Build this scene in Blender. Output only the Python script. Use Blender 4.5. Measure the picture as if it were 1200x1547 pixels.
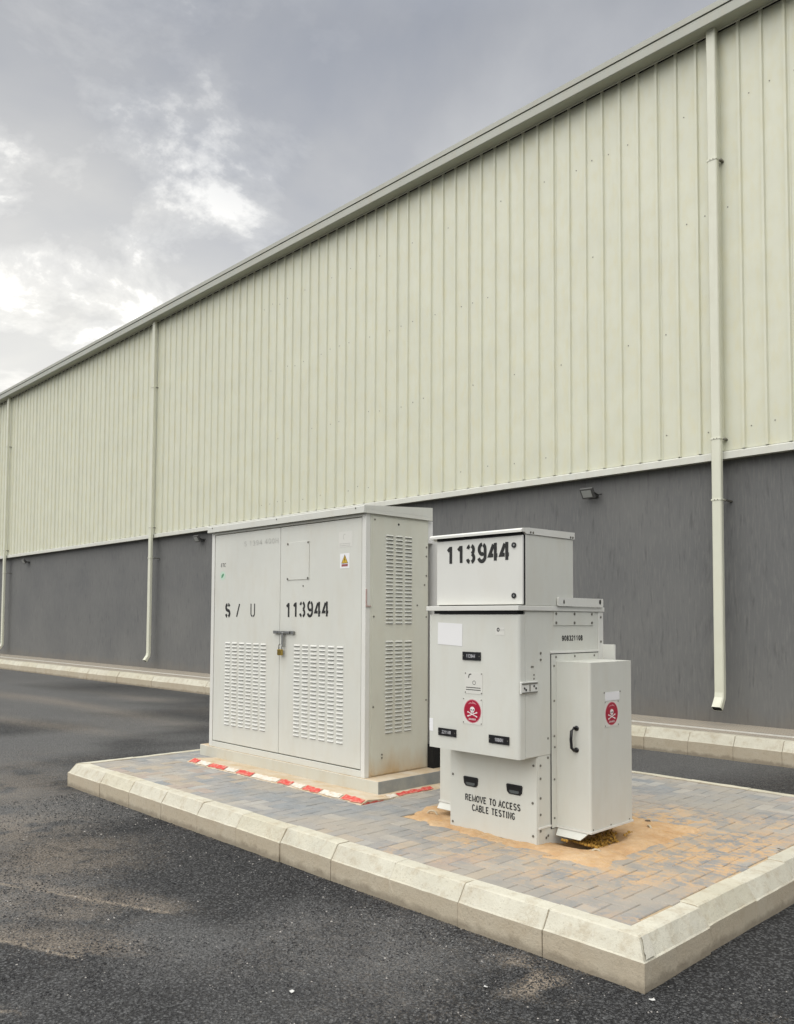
import bpy, bmesh, math, random
import numpy as np
from mathutils import Vector, Matrix
random.seed(7)
R = math.radians
scene = bpy.context.scene
C = scene.collection
for o in list(bpy.data.objects): bpy.data.objects.remove(o)

# ------------------------------------------------------------------ camera
cam_d = bpy.data.cameras.new('camera'); cam = bpy.data.objects.new('camera', cam_d); C.objects.link(cam)
scene.camera = cam
cam_d.sensor_fit = 'HORIZONTAL'; cam_d.sensor_width = 36
cam_d.lens = 36 * 1249.2 / 1200
cam_d.shift_y = (874.7 - 773.5) / 1200
cam_d.clip_start = .05; cam_d.clip_end = 3000
_a, _b, _c = R(2.781), R(.301), R(-45.866)
_f = Vector((math.sin(_c)*math.cos(_a), math.cos(_c)*math.cos(_a), math.sin(_a)))
_r = Vector((math.cos(_c), -math.sin(_c), 0)); _u = _r.cross(_f)
_r2 = _r*math.cos(_b) + _u*math.sin(_b); _u2 = -_r*math.sin(_b) + _u*math.cos(_b)
m = Matrix((_r2, _u2, -_f)).transposed().to_4x4(); m.translation = (0, 0, 1.6)
cam.matrix_world = m

# ------------------------------------------------------------------ light
SUN_AZ = Vector((.02, -1, 0)).normalized()          # towards the bright part of the overcast
SUN_EL = R(62)
SUN_DIR = Vector((SUN_AZ.x*math.cos(SUN_EL), SUN_AZ.y*math.cos(SUN_EL), math.sin(SUN_EL)))
sd = bpy.data.lights.new('sun', 'SUN'); sd.energy = 1.5; sd.angle = R(105); sd.color = (1, .965, .91)
sun = bpy.data.objects.new('sun', sd); C.objects.link(sun)
sun.rotation_euler = (-SUN_DIR).to_track_quat('-Z', 'Y').to_euler(); sun.location = (-10, -10, 20)
scene.cycles.max_bounces = 5; scene.cycles.diffuse_bounces = 3; scene.cycles.glossy_bounces = 2; scene.cycles.transmission_bounces = 1; scene.cycles.caustics_reflective = False; scene.cycles.caustics_refractive = False
scene.view_settings.view_transform = 'Standard'; scene.view_settings.look = 'None'
scene.view_settings.gamma = 1; scene.view_settings.use_curve_mapping = False
scene.view_settings.exposure = 1.41

world = bpy.data.worlds.new('World'); scene.world = world; world.use_nodes = True; world.cycles.sampling_method = 'MANUAL'; world.cycles.sample_map_resolution = 256
wn, wl = world.node_tree.nodes, world.node_tree.links; wn.clear()
def N(nodes, t, **k):
    n = nodes.new(t)
    for a, v in k.items():
        if a.startswith('i_'):
            key = a[2:]; n.inputs[int(key) if key.isdigit() else key].default_value = v
        else: setattr(n, a, v)
    return n
def ramp(nodes, stops, interp='LINEAR'):
    n = nodes.new('ShaderNodeValToRGB'); n.color_ramp.interpolation = interp
    e = n.color_ramp.elements
    while len(e) < len(stops): e.new(.5)
    for i, (p, c) in enumerate(stops):
        e[i].position = p; e[i].color = (tuple(c)+(1,))[:4] if isinstance(c, (tuple, list)) else (c, c, c, 1)
    return n
def sky():
    out = N(wn, 'ShaderNodeOutputWorld'); tc = N(wn, 'ShaderNodeTexCoord')
    nish = N(wn, 'ShaderNodeTexSky'); nish.sky_type = 'NISHITA'; nish.sun_disc = False
    nish.sun_elevation = SUN_EL; nish.sun_rotation = math.atan2(SUN_DIR.x, SUN_DIR.y)
    bg1 = N(wn, 'ShaderNodeBackground'); bg1.inputs['Strength'].default_value = .05
    wl.new(nish.outputs[0], bg1.inputs['Color'])
    # cloud deck: project the view direction on a high plane
    sep = N(wn, 'ShaderNodeSeparateXYZ'); wl.new(tc.outputs['Generated'], sep.inputs[0])
    zz = N(wn, 'ShaderNodeMath', operation='MAXIMUM', i_1=0.0); wl.new(sep.outputs['Z'], zz.inputs[0])
    zb = N(wn, 'ShaderNodeMath', operation='ADD', i_1=.22); wl.new(zz.outputs[0], zb.inputs[0])
    cb = N(wn, 'ShaderNodeCombineXYZ')
    for k, ax in enumerate('XY'):
        d = N(wn, 'ShaderNodeMath', operation='DIVIDE'); wl.new(sep.outputs[ax], d.inputs[0]); wl.new(zb.outputs[0], d.inputs[1]); wl.new(d.outputs[0], cb.inputs[k])
    n1 = N(wn, 'ShaderNodeTexNoise', i_Scale=1.5, i_Detail=8.0, i_Roughness=.52); n1.inputs['Distortion'].default_value = .25
    mp = N(wn, 'ShaderNodeMapping'); mp.inputs['Location'].default_value = SKY_OFF
    wl.new(cb.outputs[0], mp.inputs[0]); wl.new(mp.outputs[0], n1.inputs['Vector'])
    n2 = N(wn, 'ShaderNodeTexNoise', i_Scale=2.9, i_Detail=10.0, i_Roughness=.62); n2.inputs['Distortion'].default_value = .25
    wl.new(mp.outputs[0], n2.inputs['Vector'])
    # glow of the hidden sun: low bright haze in its direction
    dp = N(wn, 'ShaderNodeVectorMath', operation='DOT_PRODUCT'); dp.inputs[1].default_value = Vector((-.94, .34, .02)).normalized()
    wl.new(tc.outputs['Generated'], dp.inputs[0])
    gl = ramp(wn, [(0, 0.0), (.72, .0), (.86, .14), (.95, .60), (1, 1.0)]); wl.new(dp.outputs['Value'], gl.inputs[0])
    deck = ramp(wn, [(.33, (.122, .131, .154, 1)), (.46, (.142, .150, .168, 1)), (.56, (.168, .173, .184, 1)), (.70, (.215, .218, .222, 1))])
    wl.new(n1.outputs['Fac'], deck.inputs[0])
    glc = N(wn, 'ShaderNodeMixRGB', blend_type='ADD'); glc.inputs['Color2'].default_value = (.19, .172, .128, 1)
    wl.new(gl.outputs[0], glc.inputs['Fac']); wl.new(deck.outputs[0], glc.inputs['Color1'])
    # bright breaks in the deck, sharper towards the glow
    br = ramp(wn, [(.50, 0.0), (.57, .22), (.64, 1.0)]); wl.new(n2.outputs['Fac'], br.inputs[0])
    bm_ = N(wn, 'ShaderNodeMath', operation='MULTIPLY'); wl.new(br.outputs[0], bm_.inputs[0])
    g2 = ramp(wn, [(0, 0.0), (.70, .05), (.86, .55), (.94, 1.0)]); wl.new(dp.outputs['Value'], g2.inputs[0]); wl.new(g2.outputs[0], bm_.inputs[1])
    brc = N(wn, 'ShaderNodeMixRGB', blend_type='ADD'); brc.inputs['Color2'].default_value = (.24, .232, .21, 1)
    wl.new(bm_.outputs[0], brc.inputs['Fac']); wl.new(glc.outputs[0], brc.inputs['Color1'])
    # overcast brightens to the zenith
    up = ramp(wn, [(0, 1.30), (.35, 1.16), (.6, .96), (1, 2.2)]); wl.new(zz.outputs[0], up.inputs[0])
    upm = N(wn, 'ShaderNodeMixRGB', blend_type='MULTIPLY'); upm.inputs['Fac'].default_value = 1
    wl.new(brc.outputs[0], upm.inputs['Color1']); wl.new(up.outputs[0], upm.inputs['Color2'])
    bg2 = N(wn, 'ShaderNodeBackground'); bg2.inputs['Strength'].default_value = 1.0; wl.new(upm.outputs[0], bg2.inputs['Color'])
    mx = N(wn, 'ShaderNodeMixShader'); mx.inputs[0].default_value = .92
    wl.new(bg1.outputs[0], mx.inputs[1]); wl.new(bg2.outputs[0], mx.inputs[2]); wl.new(mx.outputs[0], out.inputs['Surface'])
SKY_OFF = (2.67, 5.93, 1.3)
sky()

# ------------------------------------------------------------------ materials
class NT:
    """small helper to wire a Principled material"""
    def __init__(s, name, rough=.5, metal=0, spec=.5):
        s.m = bpy.data.materials.new(name); s.m.use_nodes = True; s.t = s.m.node_tree; s.n = s.t.nodes; s.l = s.t.links
        s.b = s.n['Principled BSDF']; s.b.inputs['Roughness'].default_value = rough; s.b.inputs['Metallic'].default_value = metal
        s.b.inputs['Specular IOR Level'].default_value = spec
        s.geo = s.n.new('ShaderNodeNewGeometry'); s.pos = s.geo.outputs['Position']
    def noise(s, scale, detail=4, rough=.55, vec=None, stretch=None, dist=0, off=None):
        n = N(s.n, 'ShaderNodeTexNoise', i_Scale=scale, i_Detail=float(detail), i_Roughness=rough); n.inputs['Distortion'].default_value = dist
        v = vec or s.pos
        if stretch or off:
            mp = s.n.new('ShaderNodeMapping'); s.l.new(v, mp.inputs[0])
            if stretch: mp.inputs['Scale'].default_value = stretch
            if off: mp.inputs['Location'].default_value = off
            v = mp.outputs[0]
        s.l.new(v, n.inputs['Vector']); return n.outputs['Fac']
    def vor(s, scale, feature='F1', out='Distance', rnd=1.0):
        n = s.n.new('ShaderNodeTexVoronoi'); n.feature = feature; n.inputs['Scale'].default_value = scale; n.inputs['Randomness'].default_value = rnd
        s.l.new(s.pos, n.inputs['Vector']); return n.outputs[out]
    def ramp(s, fac, stops):
        r = ramp(s.n, stops); s.l.new(fac, r.inputs[0]); return r.outputs[0]
    def mix(s, fac, a, b, mode='MIX'):
        x = N(s.n, 'ShaderNodeMixRGB', blend_type=mode)
        for k, v in (('Fac', fac), ('Color1', a), ('Color2', b)):
            if isinstance(v, (int, float)) : x.inputs[k].default_value = v if k == 'Fac' else (v, v, v, 1)
            elif isinstance(v, tuple): x.inputs[k].default_value = (*v[:3], 1)
            else: s.l.new(v, x.inputs[k])
        return x.outputs[0]
    def math(s, op, a, b=0.0):
        x = N(s.n, 'ShaderNodeMath', operation=op)
        for i, v in enumerate((a, b)):
            if isinstance(v, (int, float)): x.inputs[i].default_value = v
            else: s.l.new(v, x.inputs[i])
        return x.outputs[0]
    def xyz(s):
        q = s.n.new('ShaderNodeSeparateXYZ'); s.l.new(s.pos, q.inputs[0]); return q.outputs
    def attr(s, name):
        a = s.n.new('ShaderNodeAttribute'); a.attribute_name = name; return a.outputs['Fac']
    def col(s, c):
        if isinstance(c, tuple): s.b.inputs['Base Color'].default_value = (*c[:3], 1)
        else: s.l.new(c, s.b.inputs['Base Color'])
        return s
    def rough(s, r): s.l.new(r, s.b.inputs['Roughness']); return s
    def bump(s, h, strength=.3, dist=.01):
        b = s.n.new('ShaderNodeBump'); b.inputs['Strength'].default_value = strength; b.inputs['Distance'].default_value = dist
        s.l.new(h, b.inputs['Height']); s.l.new(b.outputs[0], s.b.inputs['Normal']); return s

M = {}
def plain(name, c, rough=.5, metal=0, spec=.5):
    M[name] = NT(name, rough, metal, spec).col(c).m
def paint(name, c, dust=(.50, .43, .30), amt=.16, rough=.42, rust=None):
    t = NT(name, rough)
    n1 = t.noise(1.6, 5, .6); n2 = t.noise(9, 4, .6, stretch=(1, 1, .35))
    base = t.mix(t.ramp(n1, [(.35, 0.0), (.7, 1.0)]), c, tuple(v*.93 for v in c))
    f = t.math('MULTIPLY', t.ramp(n2, [(.46, 0.0), (.75, 1.0)]), amt)
    base = t.mix(f, base, dust)
    # fine grey run-off streaks
    st = t.noise(26, 3, .6, stretch=(1, 1, .03)); f2 = t.math('MULTIPLY', t.ramp(st, [(.58, 0.0), (.72, 1.0)]), .05)
    base = t.mix(f2, base, tuple(v*.6 for v in c))
    if rust is not None:                       # rusty band creeping up from the bottom edge of the metal
        z = t.xyz()['Z']; zr = t.math('SUBTRACT', z, rust[0])
        wob = t.math('MULTIPLY', t.noise(7, 5, .6, stretch=(1, 1, .25)), rust[1]*1.5)
        k = t.ramp(t.math('DIVIDE', t.math('SUBTRACT', wob, zr), rust[1]), [(.0, 0.0), (.55, .40), (1.0, .9)])
        base = t.mix(k, base, t.mix(t.noise(30, 4), (.40, .24, .10), (.56, .40, .20)))
    t.col(base)
    t.rough(t.ramp(n2, [(.3, rough-.06), (.8, rough+.16)]))
    M[name] = t.m
CAB = (.640, .645, .585)
paint('cabinet_paint', CAB)
paint('cabinet_paint_rusty', (.630, .632, .540), rust=(.313, .27))
paint('cabinet_paint_light', (.70, .70, .65), amt=.1)
paint('rear_paint', (.68, .68, .66))
paint('cladding_paint', (.662, .667, .530), dust=(.64, .58, .32), amt=.34, rough=.38)
paint('trim_paint', (.66, .665, .59), amt=.2)
paint('pipe_paint', (.69, .695, .565), amt=.14, rough=.36)
paint('gutter_paint', (.40, .41, .35), amt=.2)
paint('plinth_paint', (.56, .55, .47), amt=.4, rough=.8)
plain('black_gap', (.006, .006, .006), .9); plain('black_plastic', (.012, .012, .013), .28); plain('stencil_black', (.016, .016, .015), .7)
plain('thin_ink', (.05, .05, .048), .7); plain('faint_ink', (.50, .50, .455), .7); plain('white_label', (.80, .80, .80), .45)
plain('paper', (.78, .78, .77), .8); plain('sign_plate', (.66, .655, .60), .4); plain('sign_red', (.36, .010, .035), .35)
plain('sign_white', (.80, .76, .74), .4); plain('sign_pink', (.60, .25, .28), .4); plain('label_text', (.50, .50, .52), .5)
plain('brass', (.42, .30, .08), .32, 1); plain('steel', (.36, .36, .34), .38, 1); plain('screw_metal', (.20, .19, .16), .5, .7); plain('dark_metal', (.05, .05, .045), .5, .6)
plain('warning_yellow', (.62, .40, .03), .45); plain('warning_red', (.30, .09, .10), .5); plain('green_ink', (.10, .28, .15), .6); plain('green_halo', (.52, .66, .54), .6)
plain('hinge_red', (.42, .30, .27), .6); plain('glass_dark', (.10, .11, .11), .12); plain('lamp_grey', (.10, .10, .095), .5, .3); plain('lamp_lens', (.33, .34, .32), .35)
plain('wire', (.48, .41, .29), .6); plain('leaf', (.10, .07, .04), .8); plain('litter', (.55, .55, .52), .7)

def mat_render():                                     # dark grey trowelled render
    t = NT('grey_render', .85, spec=.25)
    s1 = t.noise(46, 5, .65, stretch=(1, 1, .10)); s2 = t.noise(18, 4, .6, stretch=(1, 1, .16)); big = t.noise(.55, 4, .55)
    b = t.mix(t.ramp(big, [(.35, 0.0), (.68, 1.0)]), (.138, .140, .138), (.166, .167, .160))
    b = t.mix(t.math('MULTIPLY', t.ramp(s1, [(.5, 0.0), (.68, 1.0)]), .38), b, (.222, .219, .204))
    b = t.mix(t.math('MULTIPLY', t.ramp(s2, [(.28, 1.0), (.44, 0.0)]), .45), b, (.080, .080, .080))
    z = t.xyz()['Z']                                   # dust splashed on the foot of the wall
    k = t.ramp(t.math('SUBTRACT', t.math('MULTIPLY', t.noise(3, 5, .6), .5), t.math('SUBTRACT', z, .25)), [(.0, 0.0), (.3, .45)])
    b = t.mix(k, b, (.20, .175, .14))
    t.col(b); t.bump(t.math('ADD', s1, s2), .38, .010); M['grey_render'] = t.m
mat_render()
def mat_kerb(name, a, b_, seedoff):
    t = NT(name, .9, spec=.2)
    n1 = t.noise(2.6, 6, .65, off=seedoff); n2 = t.noise(70, 4, .75); n3 = t.noise(9, 6, .7, off=seedoff); n4 = t.noise(24, 5, .7)
    c = t.mix(t.ramp(n1, [(.36, 0.0), (.62, 1.0)]), a, b_)
    c = t.mix(t.math('MULTIPLY', t.ramp(n3, [(.50, 0.0), (.66, 1.0)]), .55), c, (.37, .31, .215))
    c = t.mix(t.math('MULTIPLY', t.ramp(n4, [(.60, 0.0), (.70, 1.0)]), .6), c, (.58, .56, .50))            # cement smears
    nz = t.n.new('ShaderNodeSeparateXYZ'); t.l.new(t.geo.outputs['True Normal'], nz.inputs[0])
    side = t.ramp(nz.outputs['Z'], [(.15, 1.0), (.45, 0.0)])          # road dirt clings to the upright face
    c = t.mix(t.math('MULTIPLY', side, t.ramp(n1, [(.25, .9), (.7, .55)])), c, (.47, .395, .285))
    z = t.xyz()['Z']
    splash = t.ramp(t.math('SUBTRACT', t.math('MULTIPLY', n3, .10), t.math('SUBTRACT', z, .0)), [(.0, 0.0), (.03, .55)])   # tar and mud splashed on the foot
    c = t.mix(splash, c, (.16, .135, .10))
    c = t.mix(t.math('MULTIPLY', t.ramp(n2, [(.57, 0.0), (.70, 1.0)]), .45), c, (.20, .17, .13))
    t.col(c); t.bump(t.math('ADD', n2, t.math('MULTIPLY', n4, 1.5)), .45, .006); M[name] = t.m
mat_kerb('kerb_concrete', (.50, .475, .385), (.57, .55, .45), (0, 0, 0))
mat_kerb('kerb_concrete_b', (.47, .455, .375), (.55, .525, .42), (5, 2, 0))
mat_kerb('kerb_concrete_c', (.55, .52, .41), (.48, .455, .355), (1, 9, 0))
def mat_mortar():
    t = NT('mortar', .95, spec=.15); n = t.noise(70, 4, .7)
    t.col(t.mix(n, (.22, .18, .12), (.42, .36, .26))); t.bump(n, .4, .006); M['mortar'] = t.m
mat_mortar()
def mat_cement():
    t = NT('cement', .92, spec=.15); n = t.noise(40, 5, .7); t.col(t.mix(n, (.44, .42, .345), (.58, .56, .475))); t.bump(n, .5, .006); M['cement'] = t.m
mat_cement()
def mat_paver(name, c):
    t = NT(name, .88, spec=.2)
    n1 = t.noise(2.1, 5, .6); n2 = t.noise(110, 3, .7); n3 = t.noise(.9, 4, .55, off=(4, 1, 0)); n4 = t.noise(8, 5, .65)
    b = t.mix(t.ramp(n4, [(.3, 0.0), (.7, 1.0)]), tuple(v*.86 for v in c), tuple(min(1, v*1.1) for v in c))
    b = t.mix(t.math('MULTIPLY', t.ramp(n1, [(.40, 0.0), (.64, 1.0)]), .6), b, (.385, .335, .26))         # pale dust
    near = t.n.new('ShaderNodeVectorMath'); near.operation = 'DISTANCE'; t.l.new(t.pos, near.inputs[0]); near.inputs[1].default_value = (-2.7, 4.75, .21)
    k = t.ramp(t.math('ADD', t.math('MULTIPLY', near.outputs['Value'], .55), t.math('MULTIPLY', t.math('SUBTRACT', n1, .5), 1.6)), [(.30, .95), (.86, 0.0)])
    n5 = t.noise(24, 6, .75)
    b = t.mix(t.math('MULTIPLY', k, t.ramp(t.math('ADD', n4, t.math('MULTIPLY', t.math('SUBTRACT', n5, .5), .9)), [(.42, .05), (.60, 1.0)])), b, (.52, .35, .19))            # orange sand trodden outward
    b = t.mix(t.math('MULTIPLY', t.ramp(n3, [(.66, 0.0), (.74, 1.0)]), .45), b, (.50, .33, .17))
    b = t.mix(t.math('MULTIPLY', t.ramp(n2, [(.62, 0.0), (.75, 1.0)]), .4), b, (.12, .115, .10))
    t.col(b); t.bump(n2, .3, .003); M[name] = t.m
PAV = ['paver_bluegrey', 'paver_grey', 'paver_palegrey', 'paver_tan', 'paver_rose']
for nme, c in zip(PAV, [(.245, .256, .257), (.285, .283, .272), (.345, .338, .312), (.365, .322, .262), (.345, .295, .255)]): mat_paver(nme, c)
def mat_bed():
    t = NT('paver_bed', .95, spec=.1); n = t.noise(30, 5, .7); n1 = t.noise(2.1, 5, .6)
    near = t.n.new('ShaderNodeVectorMath'); near.operation = 'DISTANCE'; t.l.new(t.pos, near.inputs[0]); near.inputs[1].default_value = (-2.7, 4.75, .21)
    k = t.ramp(t.math('ADD', t.math('MULTIPLY', near.outputs['Value'], .5), t.math('SUBTRACT', n1, .5)), [(.5, 1.0), (1.1, 0.0)])
    t.col(t.mix(k, t.mix(n, (.10, .085, .065), (.24, .205, .155)), t.mix(n, (.40, .30, .18), (.56, .44, .29)))); t.bump(n, .5, .004); M['paver_bed'] = t.m
mat_bed()
def mat_sand():
    t = NT('sand', .95, spec=.1); n = t.noise(6, 7, .75); n2 = t.noise(120, 3, .7); n3 = t.noise(28, 5, .7)
    c = t.mix(t.ramp(n, [(.3, 0.0), (.7, 1.0)]), (.47, .275, .13), (.64, .47, .29))
    c = t.mix(t.math('MULTIPLY', t.ramp(n3, [(.55, 0.0), (.72, 1.0)]), .6), c, (.62, .36, .09))
    t.col(c); t.bump(t.math('ADD', n2, n3), .6, .012); M['sand'] = t.m
mat_sand()
def mat_foam():
    t = NT('foam', .9, spec=.1); n = t.noise(60, 4, .7)
    t.col(t.mix(n, (.26, .14, .03), (.50, .30, .07))); t.bump(n, .6, .01); M['foam'] = t.m
mat_foam()
def mat_asphalt():
    t = NT('asphalt', .86, spec=.35)
    v = t.vor(62, 'F1', 'Distance'); vc = t.vor(62, 'F1', 'Color'); v2 = t.vor(135, 'F1', 'Color'); v2d = t.vor(135, 'F1', 'Distance'); mid = t.noise(13, 5, .7)
    g = t.mix(t.ramp(vc, [(.25, 0.0), (.78, 1.0)]), (.013, .013, .014), (.118, .120, .119))
    g = t.mix(.5, g, t.mix(t.ramp(v2, [(.25, 0.0), (.80, 1.0)]), (.007, .007, .008), (.150, .152, .150)))
    g = t.mix(t.ramp(v, [(.34, 0.0), (.62, .9)]), g, (.010, .010, .010))
    f = t.attr('film')
    g = t.mix(t.math('MULTIPLY', f, t.ramp(v2d, [(.2, 1.0), (.6, .35)])), g, (.195, .194, .187))                  # grey traffic film
    sp = t.ramp(t.vor(41, 'F1', 'Distance'), [(.07, 1.0), (.12, 0.0)]); spm = t.ramp(t.noise(9, 2, .5), [(.60, 0.0), (.66, 1.0)])
    g = t.mix(t.math('MULTIPLY', t.math('MULTIPLY', sp, spm), .7), g, (.34, .33, .31))                            # pale chips
    d = t.attr('dust'); grain = t.ramp(v2, [(.1, .45), (.7, 1.0)])
    gr = t.math('ADD', t.math('MULTIPLY', t.noise(70, 5, .8), 1.1), t.math('MULTIPLY', mid, .5)); dd = t.ramp(t.math('ADD', d, t.math('SUBTRACT', gr, .80)), [(.14, 0.0), (.75, .85)])
    g = t.mix(t.math('MULTIPLY', dd, grain), g, (.33, .275, .21))
    t.col(g); t.bump(t.math('ADD', t.math('MULTIPLY', v, -1.0), t.math('MULTIPLY', v2d, -.4)), 1.0, .016)
    M['asphalt'] = t.m
mat_asphalt()
def mat_gravel():
    t = NT('gravel', .85, spec=.3)
    oi = t.attr('tone'); t.col(t.ramp(oi, [(0, (.018, .018, .019, 1)), (.45, (.072, .073, .072, 1)), (.80, (.155, .155, .150, 1)), (.95, (.23, .225, .21, 1)), (1, (.36, .34, .31, 1))])); M['gravel'] = t.m
mat_gravel()
def mat_red_paint():
    t = NT('red_paint', .75); n = t.noise(40, 5, .7)
    t.col(t.mix(t.ramp(n, [(.45, 0.0), (.66, 1.0)]), (.56, .045, .035), (.58, .30, .22))); M['red_paint'] = t.m
    t = NT('white_paint', .75); n = t.noise(30, 5, .7)
    t.col(t.mix(t.ramp(n, [(.45, 0.0), (.66, 1.0)]), (.66, .62, .55), (.56, .46, .33))); M['white_paint'] = t.m
    t = NT('footing_concrete', .92, spec=.2); n = t.noise(6, 5, .65)
    t.col(t.mix(t.ramp(n, [(.35, 0.0), (.65, 1.0)]), (.52, .40, .25), (.60, .53, .42))); t.bump(t.noise(60, 3), .3, .004); M['footing_concrete'] = t.m
    t = NT('plinth_bare', .9, spec=.2); n = t.noise(5, 5, .65)
    t.col(t.mix(t.ramp(n, [(.35, 0.0), (.65, 1.0)]), (.25, .27, .27), (.36, .36, .33))); t.bump(t.noise(60, 3), .3, .004); M['plinth_bare'] = t.m
    t = NT('tile_pavement', .9, spec=.2)
    br = t.n.new('ShaderNodeTexBrick'); t.l.new(t.pos, br.inputs['Vector']); br.inputs['Scale'].default_value = 5.0
    br.inputs['Color1'].default_value = (.30, .285, .25, 1); br.inputs['Color2'].default_value = (.36, .32, .26, 1); br.inputs['Mortar'].default_value = (.16, .14, .11, 1); br.inputs['Mortar Size'].default_value = .025
    t.col(t.mix(t.math('MULTIPLY', t.noise(2, 5, .6), .6), br.outputs['Color'], (.40, .35, .27))); M['tile_pavement'] = t.m
mat_red_paint()

# ------------------------------------------------------------------ mesh helpers
ORIG = {}
def thing(name, label, cat, loc=(0, 0, 0), group=None):
    o = bpy.data.objects.new(name, None); C.objects.link(o); o.location = loc; o.empty_display_size = .1
    o['label'] = label; o['category'] = cat
    if group: o['group'] = group
    ORIG[o.name] = Vector(loc); return o
def tag(o, label, cat, group=None):
    o['label'] = label; o['category'] = cat
    if group: o['group'] = group
    return o
def link(name, me, parent=None):
    o = bpy.data.objects.new(name, me); C.objects.link(o)
    if parent is not None:
        o.parent = parent; ORIG[o.name] = ORIG.get(parent.name, Vector((0, 0, 0)))
    else: ORIG[o.name] = Vector((0, 0, 0))
    return o
def finish(bm, name, mats, parent=None, smooth=False, origin=None):
    """bm is in world coordinates"""
    off = ORIG.get(parent.name, Vector((0, 0, 0))) if parent is not None else Vector(origin or (0, 0, 0))
    bmesh.ops.translate(bm, verts=bm.verts, vec=-off)
    me = bpy.data.meshes.new(name); bm.to_mesh(me); bm.free()
    for k in (mats if isinstance(mats, (list, tuple)) else [mats]): me.materials.append(M[k])
    if smooth:
        for p in me.polygons: p.use_smooth = True
    o = link(name, me, parent)
    if parent is None and origin is not None: o.location = origin; ORIG[o.name] = Vector(origin)
    return o
def bbox(bm, x0, x1, y0, y1, z0, z1, bev=0, seg=2, mat=0, edges=None):
    r = bmesh.ops.create_cube(bm, size=1.0)
    vs = r['verts']
    for v in vs: v.co = Vector(((x0+x1)/2 + v.co.x*(x1-x0), (y0+y1)/2 + v.co.y*(y1-y0), (z0+z1)/2 + v.co.z*(z1-z0)))
    fs = {f for v in vs for f in v.link_faces}
    for f in fs: f.material_index = mat
    if bev:
        es = list({e for v in vs for e in v.link_edges})
        if edges: es = [e for e in es if edges(e)]
        bmesh.ops.bevel(bm, geom=es, offset=bev, segments=seg, profile=.5, affect='EDGES', material=-1)
def box(name, x0, x1, y0, y1, z0, z1, mat, parent=None, bev=.004, seg=2, edges=None, origin=None):
    bm = bmesh.new(); bbox(bm, x0, x1, y0, y1, z0, z1, bev, seg, edges=edges); return finish(bm, name, mat, parent, origin=origin)
def prism(bm, prof, p0, p1, map3, mat=0):
    """profile list of (a,b); map3(a,b,t)->Vector at the two ends"""
    A = [bm.verts.new(map3(a, b, p0)) for a, b in prof]; B = [bm.verts.new(map3(a, b, p1)) for a, b in prof]
    n = len(prof)
    for i in range(n):
        f = bm.faces.new((A[i], A[(i+1) % n], B[(i+1) % n], B[i])); f.material_index = mat
    bm.faces.new(A[::-1]).material_index = mat; bm.faces.new(B).material_index = mat
    bmesh.ops.recalc_face_normals(bm, faces=bm.faces)
def tube(bm, pts, r, n=8, close=False):
    rings = []
    for i, p in enumerate(pts):
        p = Vector(p); d = (Vector(pts[min(i+1, len(pts)-1)]) - Vector(pts[max(i-1, 0)])).normalized()
        a = d.cross(Vector((0, 0, 1))) if abs(d.z) < .95 else d.cross(Vector((1, 0, 0))); a.normalize(); b = d.cross(a)
        rings.append([bm.verts.new(p + (a*math.cos(t) + b*math.sin(t))*r) for t in [2*math.pi*k/n for k in range(n)]])
    for A, B in zip(rings, rings[1:]):
        for k in range(n): bm.faces.new((A[k], A[(k+1) % n], B[(k+1) % n], B[k]))
    bm.faces.new(rings[0][::-1]); bm.faces.new(rings[-1]); bmesh.ops.recalc_face_normals(bm, faces=bm.faces)
# a frame = a flat plane on a face: origin, right axis, up axis, outward normal
class Fr:
    def __init__(s, o, r, u): s.o, s.r, s.u = Vector(o), Vector(r), Vector(u); s.n = s.r.cross(s.u)
    def __call__(s, a, b, h=0.0): return s.o + s.r*a + s.u*b + s.n*h
def front(y): return Fr((0, y, 0), (1, 0, 0), (0, 0, 1))         # a = X, b = Z, normal -Y
def right(x): return Fr((x, 0, 0), (0, 1, 0), (0, 0, 1))         # a = Y, b = Z, normal +X
def poly(bm, fr, pts, h0, h1, mat=0):
    """flat polygon (convex) of thickness h0..h1 over a frame"""
    A = [bm.verts.new(fr(a, b, h0)) for a, b in pts]; B = [bm.verts.new(fr(a, b, h1)) for a, b in pts]; n = len(pts)
    fs = [bm.faces.new(B)]
    for i in range(n): fs.append(bm.faces.new((A[i], A[(i+1) % n], B[(i+1) % n], B[i])))
    for f in fs: f.material_index = mat
def disc(cx, cy, rx, ry=None, n=20, a0=0): ry = ry or rx; return [(cx + rx*math.cos(a0+2*math.pi*k/n), cy + ry*math.sin(a0+2*math.pi*k/n)) for k in range(n)]
def rect(a0, a1, b0, b1): return [(a0, b0), (a1, b0), (a1, b1), (a0, b1)]
def plate(name, fr, pts, h0, h1, mat, parent):
    bm = bmesh.new(); poly(bm, fr, pts, h0, h1); bmesh.ops.recalc_face_normals(bm, faces=bm.faces); return finish(bm, name, mat, parent)
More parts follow.
